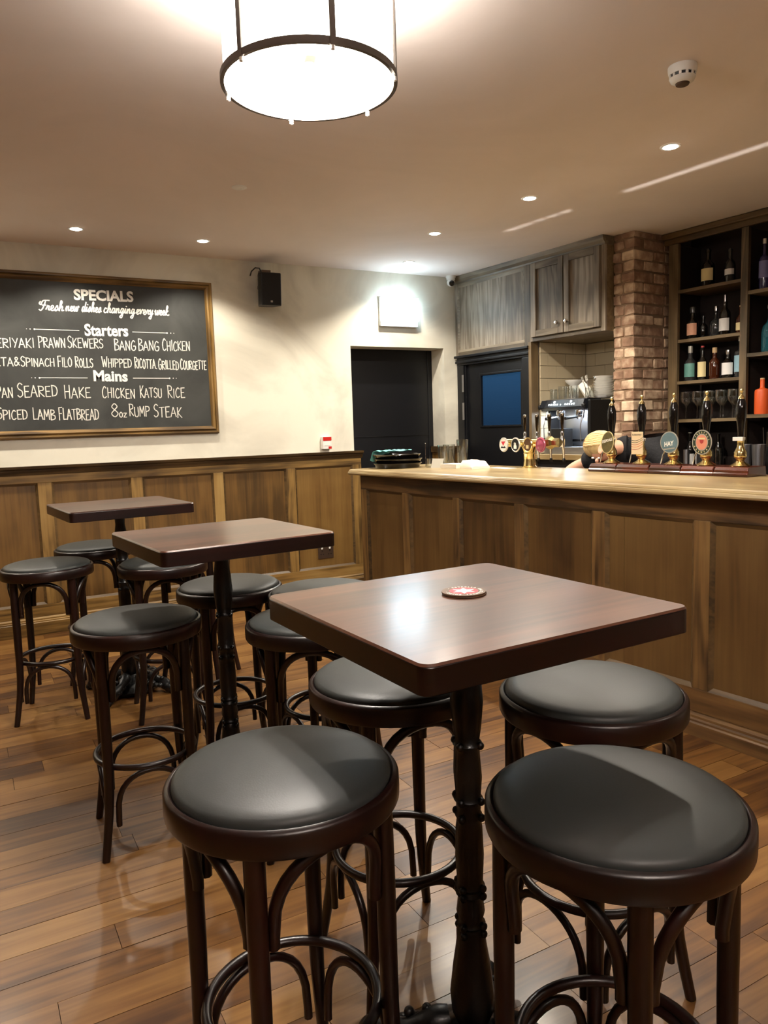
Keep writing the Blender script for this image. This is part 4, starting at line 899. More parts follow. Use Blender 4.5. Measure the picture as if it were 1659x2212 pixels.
# beer font
ft = tag(bempty('beer_font', 1.840, 0.945, CT), 'brass T-shaped beer font with four taps and round badges', 'beer tap')
MB().lathe([(0.050, 0), (0.050, 0.006), (0.040, 0.012), (0.036, 0.05), (0.036, 0.085), (0.039, 0.088), (0.039, 0.094), (0.036, 0.098), (0.042, 0.118), (0.050, 0.135), (0.052, 0.150), (0.045, 0.17), (0.02, 0.18)], 32).build('column', brass, ft, smooth=50)
bar_ = MB(); My = Matrix.Rotation(R(90), 4, 'Y')
bar_.lathe([(0.0, -.215), (0.028, -.215), (0.028, 0.13)], 24, Matrix.Translation((0, 0, 0.158)) @ My, cap=False)
bar_.build('tap_rail', brass, ft, smooth=50)
MB().lathe([(0.016, .13), (0.014, .145), (0.040, .165), (0.040, .195), (0.028, .215), (0.028, .255), (0.0, .256)], 6, Matrix.Translation((0, 0, 0.158)) @ My, cap=False).build('rail_end', brass, ft, smooth=0)
xs = (-0.165, -0.055, 0.055, 0.165)
for i, x in enumerate(xs):
    tpm = MB()
    tpm.tube([(x, 0.02, 0.158), (x, 0.115, 0.158)], 0.010, 10); tpm.lathe([(0.014, 0.128), (0.017, 0.14), (0.017, 0.175), (0.012, 0.19), (0.009, 0.20), (0.012, 0.215), (0.008, 0.228)], 14, Matrix.Translation((x, 0.125, 0)))
    tpm.tube([(x, 0.125, 0.14), (x, 0.135, 0.11), (x, 0.138, 0.055)], [0.011, 0.009, 0.006], 10)
    ta = tpm.build('tap', chrome, ft, smooth=50)
    MB().lathe([(0.006, 0.228), (0.009, 0.26), (0.0135, 0.32), (0.012, 0.334), (0.0, 0.340)], 16, Matrix.Translation((x, 0.125, 0)), cap=False).build('tap_handle', smoked, ta, smooth=60)
    MB().sphere((x, 0.125, 0.336), 0.0115, 8, (1, 1, .5)).build('handle_tip', chrome, ta, smooth=80)
    MB().lathe([(0.006, 0.038), (0.010, 0.050), (0.010, 0.058), (0.006, 0.064)], 10, Matrix.Translation((x, 0.138, -.008))).build('nozzle', black, ta)
Mx = Matrix.Rotation(R(90), 4, 'X')
BADGE = [(silverp, whiteprint), (silverp, blackprint), (brass, brownprint), (pinkm, pinkm)]
for i, x in enumerate(xs):
    Mb = Matrix.Translation((x, -0.060, 0.148)) @ Matrix.Diagonal((1.0, 1, 1.15, 1)) @ Mx
    MB().tube([(x, -.02, .155), (x, -.060, .150)], 0.008, 8).build('badge_stem', brass, ft)
    bo = MB().lathe([(0.0, 0.0), (0.038, 0.0), (0.041, 0.004), (0.041, 0.009), (0.036, 0.013), (0.034, 0.010), (0.0, 0.010)], 32, Mb, cap=False).build('badge', BADGE[i][0], ft, smooth=45)
    if i < 3: MB().lathe([(0.0, 0.0108), (0.0335, 0.0108)], 32, Mb, cap=False).build('badge_face', BADGE[i][1], bo, smooth=0)
    else: MB().lathe([(0.0, 0.017), (0.016, 0.015), (0.030, 0.0106)], 32, Mb, cap=False).build('badge_face', pinkm, bo, smooth=60)
    if i == 1:
        mk = MB(); put_text(mk, 'a', x - .011, x + .011, .142, .142, .030, -.0725, bold=0.0012); mk.box(x - .012, x + .012, -.0725, -.0712, .122, .142); mk.build('badge_emblem', whiteprint, bo, smooth=0)
    if i == 0:
        mk = MB(); mk.add([(x - .020, -.0722, .168), (x + .020, -.0722, .170), (x, -.0722, .142)], [(0, 1, 2)]); mk.build('badge_emblem', redprint, bo, smooth=0)
        mk = MB(); mk.add([(x - .026, -.0722, .126), (x + .026, -.0722, .126), (x + .012, -.0722, .140), (x, -.0722, .133), (x - .014, -.0722, .140)], [(0, 1, 2, 3, 4)]); mk.build('badge_emblem', blackprint, bo, smooth=0)
    if i == 2:
        mk = MB(); mk.box(x - .012, x + .010, -.0724, -.0715, .124, .146); mk.add([(x - .026, -.0724, .138), (x - .018, -.0724, .146), (x - .026, -.0724, .156)], [(0, 1, 2)]); mk.build('badge_emblem', cream_l, bo, smooth=0)

# hand pumps
PU = [(2.527, 2.434, 2.620), (2.727, 2.622, 2.832), (2.925, 2.834, 3.020), (3.111, 3.022, 3.202), (3.292, 3.204, 3.380)]
PL = ['hand pump with an oval olive camouflage badge, leftmost of the five', 'hand pump with a cream rectangular badge, second from the left', 'hand pump with a round slate blue badge reading HAY',
      'hand pump with an oval brewery badge reading KIRKSTALL BREWERY', 'hand pump with a bare white bracket instead of a badge, at right']
def pump(i):
    u_, a, b = PU[i]; t = tag(bempty('hand_pump', u_, 0.985, CT), 'black and brass ' + PL[i], 'hand pump', 'hand pumps on the bar')
    pr = [(0.075, 0.0), (-.085, 0.0), (-.090, 0.004), (-.090, 0.014), (-.082, 0.018), (-.082, 0.030), (-.070, 0.045), (0.075, 0.045)]
    q = MB(); n = len(pr); x0, x1 = a - u_, b - u_
    for (xx0, xx1, d0) in ((x0, x1, 0.0),):
        vs = [(xx0 + (0.0 if p[1] < .02 else .004), p[0], p[1]) for p in pr] + [(xx1 - (0.0 if p[1] < .02 else .004), p[0], p[1]) for p in pr]
        q.add(vs, [tuple(range(n)), tuple(reversed(range(n, 2 * n)))] + [(k, (k + 1) % n, n + (k + 1) % n, n + k) for k in range(n)])
    q.build('wooden_base', mahog, t, smooth=0, bevel=0.002)
    MB().lathe([(0.046, 0.0455), (0.048, 0.049), (0.040, 0.054), (0.026, 0.062), (0.018, 0.070), (0.021, 0.080), (0.028, 0.088), (0.030, 0.098), (0.028, 0.104), (0.029, 0.112), (0.024, 0.122), (0.018, 0.135), (0.015, 0.150), (0.018, 0.172), (0.020, 0.178)], 28).build('brass_collar', brass, t, smooth=40)
    MB().lathe([(0.0135, 0.1785), (0.0145, 0.21), (0.018, 0.24), (0.0235, 0.285), (0.0245, 0.315), (0.021, 0.345), (0.013, 0.368), (0.012, 0.371)], 24).build('handle', blackgloss, t, smooth=70)
    MB().lathe([(0.0155, 0.366), (0.013, 0.376), (0.006, 0.384), (0.0045, 0.388), (0.0045, 0.396), (0.0085, 0.402), (0.0085, 0.408), (0.005, 0.413), (0.0, 0.4145)], 20, cap=False).build('finial', brass, t, smooth=50)
    q = MB().box(-.026, .026, -.026, -.012, .168, .186); q.box(-.016, -.012, -.014, .014, .170, .184); q.box(.012, .016, -.014, .014, .170, .184); q.build('bracket', white, t, smooth=0, bevel=0.001)
    if i < 4: q = MB().tube([(-.055, -.03, .048), (-.042, -.03, .095), (-.036, -.025, .115)], 0.0035, 8); q.build('spout_lever', chrome, t)
    zc = 0.158 + (0.0 if i in (1,) else .004); yf = -.034
    def disc(sx_, sz_, y_, nm, mat, par, th=.003, dx=0, n=36, tilt=0):
        M_ = Matrix.Translation((dx, y_, zc)) @ Matrix.Rotation(tilt, 4, 'Y') @ Matrix.Diagonal((sx_, 1, sz_, 1)) @ Mx
        return MB().lathe([(0.0, 0.0), (1.0, 0.0), (1.0, th), (0.0, th)], n, M_, cap=False).build(nm, mat, par, smooth=40)
    if i == 0:
        cpn = disc(.043, .062, yf, 'pump_clip', cream_l, t, tilt=R(12)); disc(.039, .058, yf - .0032, 'clip_print', camo, cpn, .0006, tilt=R(12))
        k = MB(); put_text(k, 'DEEPDALE', -.034, .036, zc - .004, zc + .012, .015, yf - .0050, bold=.0006); k.build('clip_lettering', whiteprint, cpn, smooth=0)
    if i == 1:
        cpn = bx('pump_clip', -.038, .036, yf - .003, yf, zc - .060, zc + .060, pbr('cream_clip', S(228, 206, 168), 0.5), t, bevel=.001)
        k = MB(); put_text(k, 'RUNAWAY', -.030, .030, .040, .040, .010, -.0022, bold=.0003); k.build('clip_lettering', blackprint, cpn, smooth=0)
        for (z0, mat) in ((.016, blackprint), (.006, greenpaint), (-.006, redcap), (-.018, orange), (-.032, redcap)):
            k = MB(); P = [(-.036 + .072 * s_ / 10, z0 + .014 * (s_ / 10) ** 1.5 - .007 * math.sin(s_ / 10 * PI)) for s_ in range(11)]
            for p, q_ in zip(P[:-1], P[1:]): k.add([(p[0], -.0021, p[1] - .0012), (q_[0], -.0021, q_[1] - .0012), (q_[0], -.0021, q_[1] + .0012), (p[0], -.0021, p[1] + .0012)], [(0, 1, 2, 3)])
            k.build('clip_wave', mat, cpn, smooth=0)
    if i == 2:
        cpn = disc(.054, .056, yf, 'pump_clip', silverp, t, tilt=0); disc(.049, .051, yf - .0032, 'clip_print', slate, cpn, .0006)
        k = MB(); put_text(k, 'HAY', -.027, .027, zc - .022, zc - .014, .024, yf - .0050, bold=.0010); k.build('clip_lettering', whiteprint, cpn, smooth=0)
        k = MB(); k.add([(-.034, yf - .0048, zc - .034), (.034, yf - .0048, zc - .026), (.034, yf - .0048, zc - .032), (-.030, yf - .0048, zc - .040)], [(0, 1, 2, 3)]); k.build('clip_ribbon', silverp, cpn, smooth=0)
    if i == 3:
        cpn = disc(.054, .062, yf, 'pump_clip', silverp, t); disc(.049, .057, yf - .0032, 'clip_band', greenpaint, cpn, .0005); disc(.034, .042, yf - .0039, 'clip_centre', silverp, cpn, .0004); disc(.030, .037, yf - .0045, 'clip_print', peach, cpn, .0004)
        k = MB(); ring_text(k, 'KIRKSTALL', 1.0, R(164), -R(18.5), .22, 0, .012, sx=.0415, sy=.049, vert=yf - .0050)
        ring_text(k, 'BREWERY', 1.0, R(205), R(21.5), .22, 0, .012, flip=True, sx=.0415, sy=.049, vert=yf - .0050)
        k.v = [(v[0], v[1], v[2] + zc) for v in k.v]; k.build('clip_lettering', cream_l, cpn, smooth=0)
        k = MB(); k.box(-.018, .018, yf - .0056, yf - .005, zc + .014, zc + .022); k.build('clip_scroll', cream_l, cpn, smooth=0)
        k = MB(); k.add([(-.011, yf - .0056, zc + .012), (.011, yf - .0056, zc + .012), (.009, yf - .0056, zc - .001), (0, yf - .0056, zc - .008), (-.009, yf - .0056, zc - .001)], [(0, 1, 2, 3, 4)]); k.build('clip_shield', redcap, cpn, smooth=0)
    return t
for i in range(5): pump(i)

# ------------------------------------------------------------------ COFFEE MACHINE
cf = tag(bempty('coffee_machine', 1.19, -0.10, 1.1075), 'black and steel two group espresso machine with lit buttons', 'coffee machine')
# local x along bar (-.25..+.25), y 0 front .. .42 back
bx('side_panel', .215, .245, 0.0, .42, .06, .415, black, cf, bevel=.006); bx('side_panel', -.245, -.215, .05, .42, .06, .415, black, cf, bevel=.006)
bx('rear_body', -.214, .214, .16, .42, .06, .40, steel, cf)
bx('splash_plate', -.214, .214, .150, .1595, .11, .35, steel, cf)
h = MB(); pr = [(.16, .345), (-.03, .345), (-.055, .365), (-.03, .425), (.16, .425)]; n = len(pr)
h.add([(-.255, p[0], p[1]) for p in pr] + [(.215, p[0], p[1]) for p in pr], [tuple(range(n)), tuple(reversed(range(n, 2 * n)))] + [(k, (k + 1) % n, n + (k + 1) % n, n + k) for k in range(n)])
hb = h.build('control_hood', pbr('machine_black', S(28, 32, 40), 0.3), cf, smooth=0, bevel=.004)
q = MB(); sl = lambda z: -.055 + (z - .365) * (.025 / .060) - .0012
for x0 in (-.14, .03):
    for k in range(5):
        x = x0 + k * .022; z = .382; q.add([(x, sl(z), z), (x + .012, sl(z), z), (x + .012, sl(z + .012), z + .012), (x, sl(z + .012), z + .012)], [(0, 1, 2, 3)])
    cx_ = x0 + .058; q.add([(cx_ + .010 * math.cos(k * PI / 6), sl(.408 + .009 * math.sin(k * PI / 6)), .408 + .009 * math.sin(k * PI / 6)) for k in range(12)], [tuple(range(12))])
q.add([(-.012 + .006 * math.cos(k), sl(.386 + .006 * math.sin(k)) - .0003, .386 + .006 * math.sin(k)) for k in range(6)], [tuple(range(6))])
q.build('lit_buttons', led_m, cf, smooth=0)
for sx_ in (-.24, .22): MB().lathe([(0.016, 0), (0.016, .02), (0.010, .024), (0, .024)], 14, Matrix.Translation((sx_, -.035, .372)) @ Mx, cap=False).build('steam_knob', black, cf)
q = MB().box(-.214, .214, -.02, .15, .0, .055); q.build('drip_tray', steel, cf, smooth=0, bevel=.003)
for x in (-.20, .20):
    for y_ in (.02, .38): pass
for x in (-.10, .10):
    gp = MB().lathe([(0.036, .345), (0.036, .315), (0.030, .305)], 24, Matrix.Translation((x, .05, 0))).build('group_head', chrome, cf)
    pf = MB().lathe([(0.034, .304), (0.034, .285), (0.02, .27), (0.0, .268)], 20, Matrix.Translation((x, .05, 0)), cap=False).build('portafilter', chrome, cf)
    MB().tube([(x, .02, .29), (x + .01, -.05, .285), (x + .012, -.13, .278)], [0.008, .011, .012], 10).build('portafilter_handle', black, cf)
for x in (-.19, .19): MB().tube([(x, -.01, .345), (x + .012, -.035, .30), (x - .004, -.045, .22), (x - .002, -.04, .10)], .0045, 8).build('steam_wand', steel, cf)
bx('cup_tray_rail', -.21, .214, .0, .40, .426, .430, steel, cf)
bx('drip_tray_block', -.16, -.02, .0, .10, .056, .20, black, cf, bevel=.004)  # plain black block standing on the drip tray
l = area('machine_led_lamp', bf(1.19, -0.03, 1.44), 0.3, 6.5, (.75, .88, 1.0), (0, 0, YB), 'RECTANGLE', 0.03); l.location = bf(1.19, -0.06 - .07, 1.445)
zt = 1.1075 + .4305
GR = 'glasses on the coffee machine'
for (u_, n_, r_, h, lab) in ((1.005, -.16, .030, .085, 'clear glass at the left end of the coffee machine top'), (1.065, -.20, .036, .105, 'taller clear glass second from the left on the coffee machine'), (1.145, -.17, .030, .100, 'clear glass in the middle of the coffee machine top, in front of the bowl'), (1.215, -.18, .030, .10, 'clear glass on the coffee machine just left of the cutlery'), (1.13, -.27, .03, .085, 'small clear glass behind the others on the coffee machine')):
    tumbler('latte_glass', None, u_, n_, zt, r_, h, lab, group=GR)
def bowl(u_, n_, z, r_, h, lab, rz=0, tilt=0, grp=None):
    t = tag(bempty('bowl', u_, n_, z), lab, 'bowl', grp); MB().lathe([(0.0, .002), (r_ * .45, 0), (r_ * .5, .004), (r_ * .85, h * .55), (r_, h), (r_ - .003, h), (r_ * .8, h * .55), (r_ * .45, .008), (0, .008)], 28, Matrix.Rotation(tilt, 4, 'Y'), cap=False).build('bowl_wall', china, t, smooth=50); return t
# saucers stacked to carry the bowl
t = tag(bempty('cup_stack', 1.06, -.34, zt), 'stack of white cups behind the glasses on the coffee machine', 'cups')
for k in range(3): MB().lathe([(0.0, 0), (0.026, 0), (0.040, .030), (0.042, .045), (0.039, .045), (0.025, .004), (0, .004)], 24, Matrix.Translation((0, 0, k * .032)), cap=False).build('cup', china, t, smooth=50)
bowl(1.06, -.34, zt + .110, .075, .045, 'white bowl balanced on the cup stack, top left of the crockery')
t = tag(bempty('plate_stack', 1.345, -.36, zt), 'tall stack of white plates and bowls at the right end of the coffee machine', 'plates')
for k in range(9): MB().lathe([(0.0, 0), (0.058, 0), (0.080, .014), (0.083, .018), (0.078, .018), (0.056, .004), (0, .004)], 32, Matrix.Translation((0, 0, k * .0188)), cap=False).build('plate', china, t, smooth=50)
t = tag(bempty('folded_napkins', 1.285, -.20, zt), 'crumpled white cloth napkin leaning behind the cutlery', 'napkins')
q = MB(); q.add([(-.09, .03, .10), (.05, .03, .07), (.06, .05, .0), (-.03, .05, .0), (-.02, .02, .135), (.03, -.01, .02)], [(0, 1, 4), (0, 3, 2, 1), (0, 3, 5), (5, 1, 4), (0, 5, 4), (5, 2, 1), (3, 2, 5)]); q.build('napkin', paper, t, smooth=0)
cj = tag(bempty('cutlery_jar', 1.395, -.14, zt), 'glass jar of forks and spoons on the coffee machine', 'cutlery')
MB().lathe([(0, 0), (0.034, 0), (0.036, .075), (0.034, .075), (0.031, .004), (0, .004)], 24, cap=False).build('jar', glass, cj)
for (dx, dy, lean, nm) in ((-.01, 0, -.42, 'fork'), (0, .01, -.30, 'fork'), (.012, -.01, -.22, 'fork'), (.0, -.01, .42, 'spoon')):
    M_ = Matrix.Translation((dx, dy, .006)) @ Matrix.Rotation(lean, 4, 'Y'); q = MB(); q.tube([(0, 0, 0), (0, 0, .13)], .0022, 6, M=M_)
    if nm == 'fork':
        q.box(-.009, .009, -.001, .001, .125, .14, M_)
        for k in range(4): q.box(-.009 + k * .0052, -.0065 + k * .0052, -.001, .001, .14, .17, M_)
    else: q.lathe([(0.0, -.016), (.009, -.008), (.011, 0), (.009, .010), (0, .018)], 10, M_ @ Matrix.Translation((0, 0, .145)) @ Matrix.Diagonal((1, .35, 1, 1)), cap=False)
    q.build(nm, chrome, cj)

# ------------------------------------------------------------------ BOTTLES
BPRO = {'tall': [(0, 0), (.95, 0), (1, .02), (1, .52), (.9, .60), (.42, .70), (.36, .74), (.36, .93), (.42, .935), (.42, 1.0), (0, 1.0)],
        'squat': [(0, 0), (.95, 0), (1, .03), (1, .50), (.92, .58), (.5, .66), (.40, .70), (.38, .84), (.38, .85), (0, .85)],
        'decanter': [(0, 0), (.9, 0), (1, .04), (1, .40), (.85, .52), (.4, .60), (.26, .66), (.26, .88), (0, .88)],
        'wine': [(0, 0), (.97, 0), (1, .02), (1, .58), (.9, .66), (.42, .76), (.36, .80), (.36, 1.0), (0, 1.0)],
        'flask': [(0, 0), (.96, 0), (1, .03), (1, .62), (.92, .68), (.38, .72), (.30, .76), (.30, .97), (0, .97)]}
def bottle(u_, n_, z, r_, h, kind, gm, lm, lz, cap, lab, grp='spirit bottles on the back bar shelves', square=False, lettering=None, aspect=1.0):
    t = tag(bempty('bottle', u_, n_, z + .0003), lab, 'bottle', grp)
    nseg = 24
    pr = [(a * r_, b * h) for a, b in BPRO[kind]]
    D = Matrix.Diagonal((1, aspect, 1, 1))
    MB().lathe(pr, nseg, D, cap=False).build('bottle_glass', gm, t, smooth=50)
    if lm:
        z0, z1 = lz; rl_ = r_ * 1.012 + .0004
        q = MB(); n = 14; a0, a1 = -PI * .92, -PI * .08; vs = []
        for zz in (z0 * h, z1 * h):
            for k in range(n + 1): a = a0 + (a1 - a0) * k / n; vs.append((rl_ * math.cos(a), rl_ * aspect * math.sin(a), zz))
        q.add(vs, [(k, k + 1, n + 2 + k, n + 1 + k) for k in range(n)]); q.build('label', lm, t, smooth=60)
    top = pr[-1][1]
    if cap:
        cm_, cr, ch = cap; q = MB().lathe([(0, top * 0 + top - .002), (cr, top - .002), (cr * 1.05, top + ch * .5), (cr, top + ch), (0, top + ch)], 16, cap=False); q.build('stopper', cm_, t, smooth=40)
    return t
B = bottle
B(2.155, -.475, 2.262, .044, .245, 'tall', darkglass, cream_l, (.14, .48), (black, .012, .01), 'dark bottle with a cream label, left one on the top shelf')
B(2.318, -.475, 2.262, .034, .215, 'tall', greyglass, white_l, (.22, .40), (black, .012, .008), 'dark bottle with a narrow white band label, right one on the top shelf')
B(2.040, -.475, 1.915, .038, .215, 'squat', darkglass, pink_l, (.12, .50), (greyglass, .022, .040), 'bottle with a peach square label and a fat glass stopper, second shelf left')
B(2.088, -.53, 1.915, .030, .150, 'tall', darkglass, None, None, (black, .010, .008), 'small plain dark bottle beside the peach-labelled one')
B(2.205, -.50, 1.915, .042, .200, 'decanter', greyglass, None, None, (chrome, .014, .03), 'round clear decanter with a thin neck in the middle of the second shelf')
B(2.290, -.47, 1.915, .037, .262, 'squat', darkglass, white_l, (.10, .42), (chrome, .009, .045), 'bottle with a plain white label and a long silver neck, second shelf')
B(2.405, -.47, 1.915, .030, .170, 'tall', amberglass, cream_l, (.1, .4), (cork, .010, .012), 'bottle partly hidden by the middle post on the second shelf')
B(2.026, -.475, 1.622, .040, .235, 'squat', greyglass, teal_l, (.12, .52), (silverp, .016, .045), 'bottle with a teal painted label, leftmost on the third shelf')
B(2.122, -.475, 1.622, .032, .225, 'tall', darkglass, cream_l, (.10, .56), (redcap, .011, .012), 'slim bottle with a cream label and red neck on the third shelf')
B(2.212, -.48, 1.622, .036, .215, 'squat', amberglass, None, None, (cork, .016, .034), 'amber bottle with a cork stopper and no label on the third shelf')
B(2.316, -.475, 1.622, .040, .190, 'squat', darkglass, white_l, (.12, .54), (chrome, .016, .028), 'squat bottle with a white arched label and silver stopper on the third shelf')
B(2.402, -.475, 1.622, .036, .250, 'flask', greyglass, blue_l, (.14, .58), (silverp, .013, .03), 'bottle with a pale blue label beside the middle post on the third shelf')
B(2.556, -.475, 2.175, .032, .300, 'flask', pbr('violet_glass', S(46, 44, 84), .08, coat=.5), violet_l, (.24, .60), (silverp, .012, .03), 'slim bottle with a violet label on the top right shelf')
B(2.628, -.50, 2.175, .032, .25, 'flask', darkglass, violet_l, (.1, .5), (black, .012, .01), 'dark bottle at the right edge of the top right shelf')
B(2.600, -.48, 1.770, .050, .320, 'decanter', blueglass, None, None, (silverp, .016, .02), 'large turquoise glass bottle on the shelf right of the middle post')
B(2.562, -.475, 1.369, .047, .235, 'flask', orange, None, None, (cork, .014, .008), 'matt orange bottle on the lower right shelf')
B(2.655, -.50, 1.369, .040, .21, 'tall', amberglass, None, None, (cork, .012, .01), 'amber bottle at the right edge beside the orange one')
B(1.995, -.53, .949, .038, .300, 'wine', darkglass, white_l, (.10, .50), (silverp, .0145, .004), 'dark wine bottle with a white label on the low back counter, left of two', grp='wine bottles on the back counter')
B(2.085, -.53, .949, .038, .300, 'wine', darkglass, white_l, (.10, .50), (silverp, .0145, .004), 'dark wine bottle with a white label on the low back counter, right of two', grp='wine bottles on the back counter')
B(2.175, -.60, .949, .036, .290, 'wine', darkglass, None, None, (black, .0145, .004), 'unlabelled dark bottle behind the KIRKSTALL pump badge', grp='wine bottles on the back counter')
# wine glasses on the fourth shelf
wg = tag(empty('wine_glass'), 'stemmed clear glass on the fourth shelf among identical glasses', 'glass', 'stemmed glasses on the fourth shelf')
MB().lathe([(0, 0), (.034, 0), (.034, .002), (.006, .006), (.004, .012), (.004, .085), (.010, .095), (.034, .12), (.040, .15), (.036, .195), (.0345, .195), (.038, .15), (.032, .122), (.006, .10), (0, .099)], 24, cap=False).build('glass_body', glass, wg, smooth=60)
gi = 0
for (n_, us) in ((-.46, (2.005, 2.095, 2.185, 2.275, 2.365)), (-.56, (2.05, 2.14, 2.23, 2.32, 2.40)), (-.65, (2.00, 2.09, 2.18, 2.27, 2.36))):
    for k, u_ in enumerate(us):
        o = wg if gi == 0 else copy_tree(wg); o.location = bf(u_, n_, 1.3503); gi += 1
        o['label'] = 'stemmed clear glass on the fourth shelf, %s row, %s' % ({-.46: 'front', -.56: 'middle', -.65: 'back'}[n_], ('first from the left', 'second from the left', 'third from the left', 'fourth from the left', 'rightmost')[k])
# counter vessels
def vessel(name, u_, n_, z, r0, r1, h, mat, lab, cat, grp=None):
    t = tag(bempty(name, u_, n_, z), lab, cat, grp); MB().lathe([(0, 0), (r0, 0), (r1, h), (r1 - .002, h), (r0 - .002, .003), (0, .003)], 28, cap=False).build('wall', mat, t, smooth=50)
vessel('metal_jigger', 2.055, -.40, .949, .020, .022, .185, steel, 'slim steel cup in front of the wine bottles', 'cup')
vessel('metal_jigger', 2.16, -.42, .949, .030, .034, .19, greyglass, 'grey jar on the low back counter right of the KIRKSTALL badge', 'jar')
vessel('shot_glass', 2.245, -.40, .949, .018, .021, .185, glass, 'narrow clear glass on the low back counter, left of its pair', 'glass')
vessel('shot_glass', 2.300, -.40, .949, .018, .021, .195, glass, 'narrow clear glass on the low back counter, right of its pair', 'glass')
vessel('cocktail_shaker', 2.530, -.34, .949, .033, .044, .225, steel, 'tall steel cocktail tin right of the middle post, left of two', 'shaker', 'steel cocktail tins')
vessel('cocktail_shaker', 2.625, -.34, .949, .033, .044, .225, steel, 'tall steel cocktail tin right of the middle post, right of two', 'shaker', 'steel cocktail tins')
t = tag(bempty('bar_tool', 2.56, -.55, .949), 'bar tools standing in a jar behind the steel tins', 'tool')
MB().lathe([(0, 0), (.04, 0), (.045, .2), (.043, .2), (.037, .003), (0, .003)], 24, cap=False).build('jar', black, t)
for (dx, ln) in ((-.03, .33), (0, .30), (.03, .34)): MB().tube([(dx * .3, 0, .01), (dx, 0, ln)], .004, 6).build('tool', chrome, t)

# ------------------------------------------------------------------ PERSON bending behind the bar
ps = tag(bempty('person', 2.30, 0.30, 0), 'blonde bartender in a dark top bending down behind the hand pumps', 'person')
def skinned(name, nodes, edges, mat, parent, root=0, sub=2):
    me = bpy.data.meshes.new(name); me.from_pydata([n_[:3] for n_ in nodes], edges, []); o = bpy.data.objects.new(name, me); C.objects.link(o); o.parent = parent
    md = o.modifiers.new('skin', 'SKIN'); md.use_smooth_shade = True
    for i, n_ in enumerate(nodes): v = me.skin_vertices[0].data[i]; v.radius = (n_[3], n_[4] if len(n_) > 4 else n_[3]); v.use_root = (i == root)
    md = o.modifiers.new('sub', 'SUBSURF'); md.levels = 1; md.render_levels = sub
    me.materials.append(mat); return o
# local: x = bar direction (camera right), -y = to the guests.  head bowed towards the counter, crown to the left
HX, HY, HZ = -0.135, -0.31, 1.172
nodes = [(0.03, 0.02, 0.93, .11, .13), (0.03, -.06, 1.06, .10, .11), (0.02, -.14, 1.15, .10, .085), (0.00, -.19, 1.18, .075, .055), (-.045, -.235, 1.19, .046),
         (-.085, -.272, 1.19, .052), (HX, HY, HZ, .074, .078), (HX - .050, HY - .008, HZ - .003, .070, .074), (HX - .085, HY - .012, HZ - .010, .045, .048),
         (-.14, -.17, 1.14, .052), (-.27, -.25, 1.11, .048), (-.40, -.31, 1.05, .044), (-.47, -.37, .96, .034), (-.50, -.42, .88, .027),
         (0.17, -.15, 1.13, .052), (0.23, -.22, 1.00, .046), (0.22, -.30, .88, .038), (0.18, -.40, .83, .032), (0.15, -.46, .81, .026),
         (-.07, .04, .86, .09), (-.09, .02, .50, .060), (-.09, .06, .08, .042), (-.09, -.04, .035, .035), (-.09, -.12, .028, .028),
         (.13, .04, .86, .09), (.15, .02, .50, .060), (.15, .06, .08, .042), (.15, -.04, .035, .035), (.15, -.12, .028, .028)]
edges = [(0, 1), (1, 2), (2, 3), (3, 4), (4, 5), (5, 6), (6, 7), (7, 8), (3, 9), (9, 10), (10, 11), (11, 12), (12, 13), (3, 14), (14, 15), (15, 16), (16, 17), (17, 18), (0, 19), (19, 20), (20, 21), (21, 22), (22, 23), (0, 24), (24, 25), (25, 26), (26, 27), (27, 28)]
skinned('body', nodes, edges, skin, ps)
# clothing: a slightly larger skin over trunk and upper arms, trousers over the legs
tn = [(0.03, 0.02, 0.92, .150, .170), (0.03, -.06, 1.06, .150, .150), (0.03, -.14, 1.16, .165, .130), (0.01, -.19, 1.195, .125, .095), (-.14, -.17, 1.15, .088), (-.345, -.30, 1.085, .076), (0.19, -.15, 1.14, .092), (0.25, -.21, 1.04, .072), (-.035, -.225, 1.195, .075)]
skinned('shirt', tn, [(0, 1), (1, 2), (2, 3), (3, 4), (4, 5), (3, 6), (6, 7), (3, 8)], shirt, ps)
tn = [(0.03, .03, .95, .155, .17), (-.07, .04, .86, .115), (-.09, .02, .50, .080), (-.09, .055, .11, .062), (.13, .04, .86, .115), (.15, .02, .50, .080), (.15, .055, .11, .062)]
skinned('trousers', tn, [(0, 1), (1, 2), (2, 3), (0, 4), (4, 5), (5, 6)], jeans, ps)
# hair: strands combed over the crown
hb_ = MB(); rh = random.Random(2)
hc = Vector((HX - .028, HY + .006, HZ + .034))
hb_.sphere(hc, 0.094, 12, (1.10, .98, .90))
hb_.sphere(hc + Vector((-.045, .0, -.010)), 0.078, 12, (1.1, 1.0, .95))
for k in range(230):
    a = rh.uniform(-1.5, 1.5); s0 = rh.uniform(-.2, .35); pts = []
    for j in range(8):
        s_ = j / 7; th_ = PI * (0.06 + 0.86 * s_) + s0 * .3; aa = a + .25 * s_
        d = Vector((math.cos(th_) * 1.14, -math.sin(aa) * math.sin(th_) * .99, math.cos(aa) * math.sin(th_) * .92))
        pts.append(hc + Vector((-.012, 0, 0)) + d * (0.0950 + .0038 * rh.random()))
    hb_.tube(pts, [.0015, .0028, .0032, .0032, .003, .003, .0025, .001], 4)
hb_.build('hair', hair, ps, smooth=80)
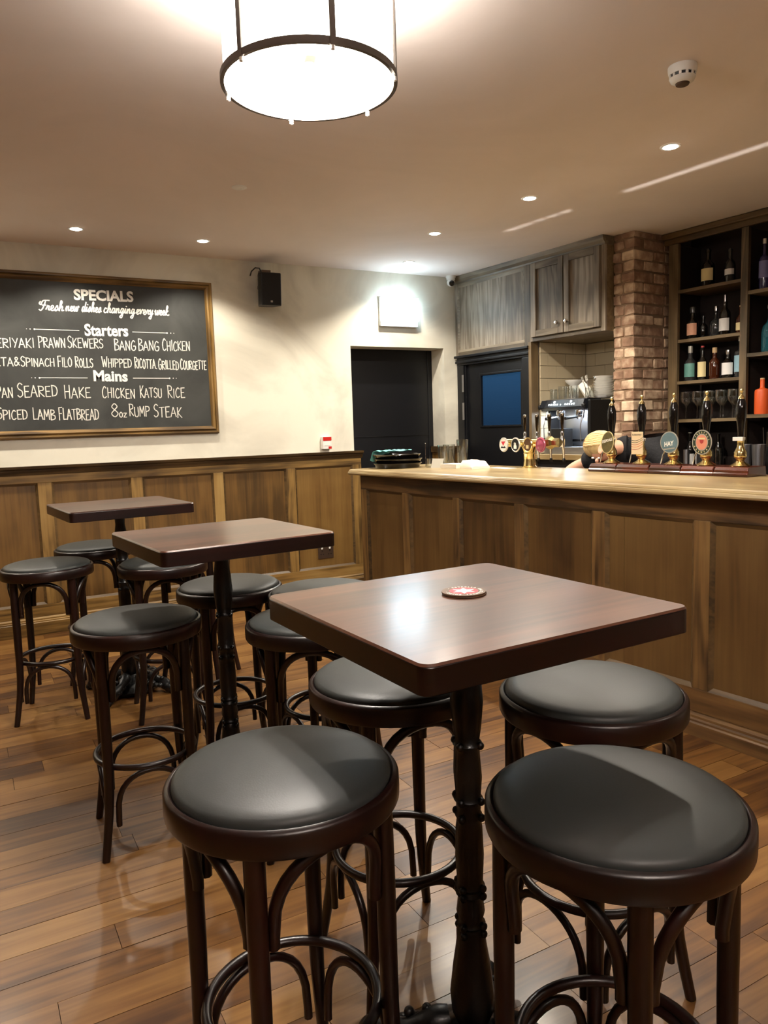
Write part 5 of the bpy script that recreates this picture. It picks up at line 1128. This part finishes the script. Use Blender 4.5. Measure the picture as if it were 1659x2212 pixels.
# face and ear: features seen from above, the face turned down towards the counter
fc = MB(); fd = Vector((.15, -.62, -.60)).normalized(); hcn = Vector((HX, HY, HZ))
fc.sphere(hcn + Vector((.0, -.072, -.062)), .014, 8, (.8, 1, 1.2)); fc.build('nose', skin, ps, smooth=80)
er = MB(); er.lathe([(0.018, 0), (0.021, .006), (0.014, .010), (0.008, .006), (0.0, .006)], 14, Matrix.Translation((HX + .035, HY - .074, HZ + .012)) @ Matrix.Rotation(R(75), 4, 'X') @ Matrix.Diagonal((1, 1.5, 1, 1)), cap=False); er.build('ear', skin, ps, smooth=80)
for sx_ in (-.026, .022): MB().sphere(hcn + Vector((sx_ - .01, -.070, -.045)), .009, 8, (1.2, .6, .7)).build('eye', white, ps, smooth=80)
MB().sphere(hcn + Vector((.012, -.045, -.085)), .016, 8, (1.3, .8, .4)).build('mouth', peach, ps, smooth=80)
for (bx_, by_, bz_, sd) in ((-.50, -.42, .88, -1), (.15, -.46, .81, 1)):
    hn = [(bx_, by_, bz_, .022), (bx_ + .002 * sd, by_ - .05, bz_ - .012, .026, .014)]; he = [(0, 1)]
    for k, (dx, ln) in enumerate(((-.028, .055), (-.010, .066), (.010, .062), (.028, .050))):
        i0 = len(hn); hn += [(bx_ + dx, by_ - .085, bz_ - .016, .010), (bx_ + dx * 1.1, by_ - .085 - ln * .5, bz_ - .026, .009), (bx_ + dx * 1.1, by_ - .085 - ln * .85, bz_ - .048, .008)]; he += [(1, i0), (i0, i0 + 1), (i0 + 1, i0 + 2)]
    i0 = len(hn); hn += [(bx_ - .034 * sd, by_ - .045, bz_ - .016, .011), (bx_ - .048 * sd, by_ - .075, bz_ - .026, .009)]; he += [(0, i0), (i0, i0 + 1)]
    skinned('hand', hn, he, skin, ps, 0, 1)

# unseen strip lamps added behind the bar to cast the streaks on the ceiling
for (u0, u1, w_) in ((1.42, 2.02, .03), (2.40, 3.35, .055)):
    c_ = (u0 + u1) / 2
    ll = tag(bempty('streak_light', c_, 0.86, 1.02), 'slim upward lamp added behind the %s part of the bar for the ceiling streak' % ('far' if u0 < 2 else 'near'), 'light', 'added streak lamps behind the bar')
    bx('streak_housing', -(u1 - u0) / 2, (u1 - u0) / 2, .0, .03, -.03, -.004, steel, ll)
    o = area('streak_lamp', bf(c_, 0.845 - .0, 1.025), u1 - u0, w_, (1, .95, .88), shape='RECTANGLE', sy=.03, spread=R(3))
    o.rotation_euler = (Matrix.Rotation(YB, 4, 'Z') @ Matrix.Rotation(PI - 0.078, 4, 'X')).to_euler()
print('planks', np_, 'objects', len(bpy.data.objects))
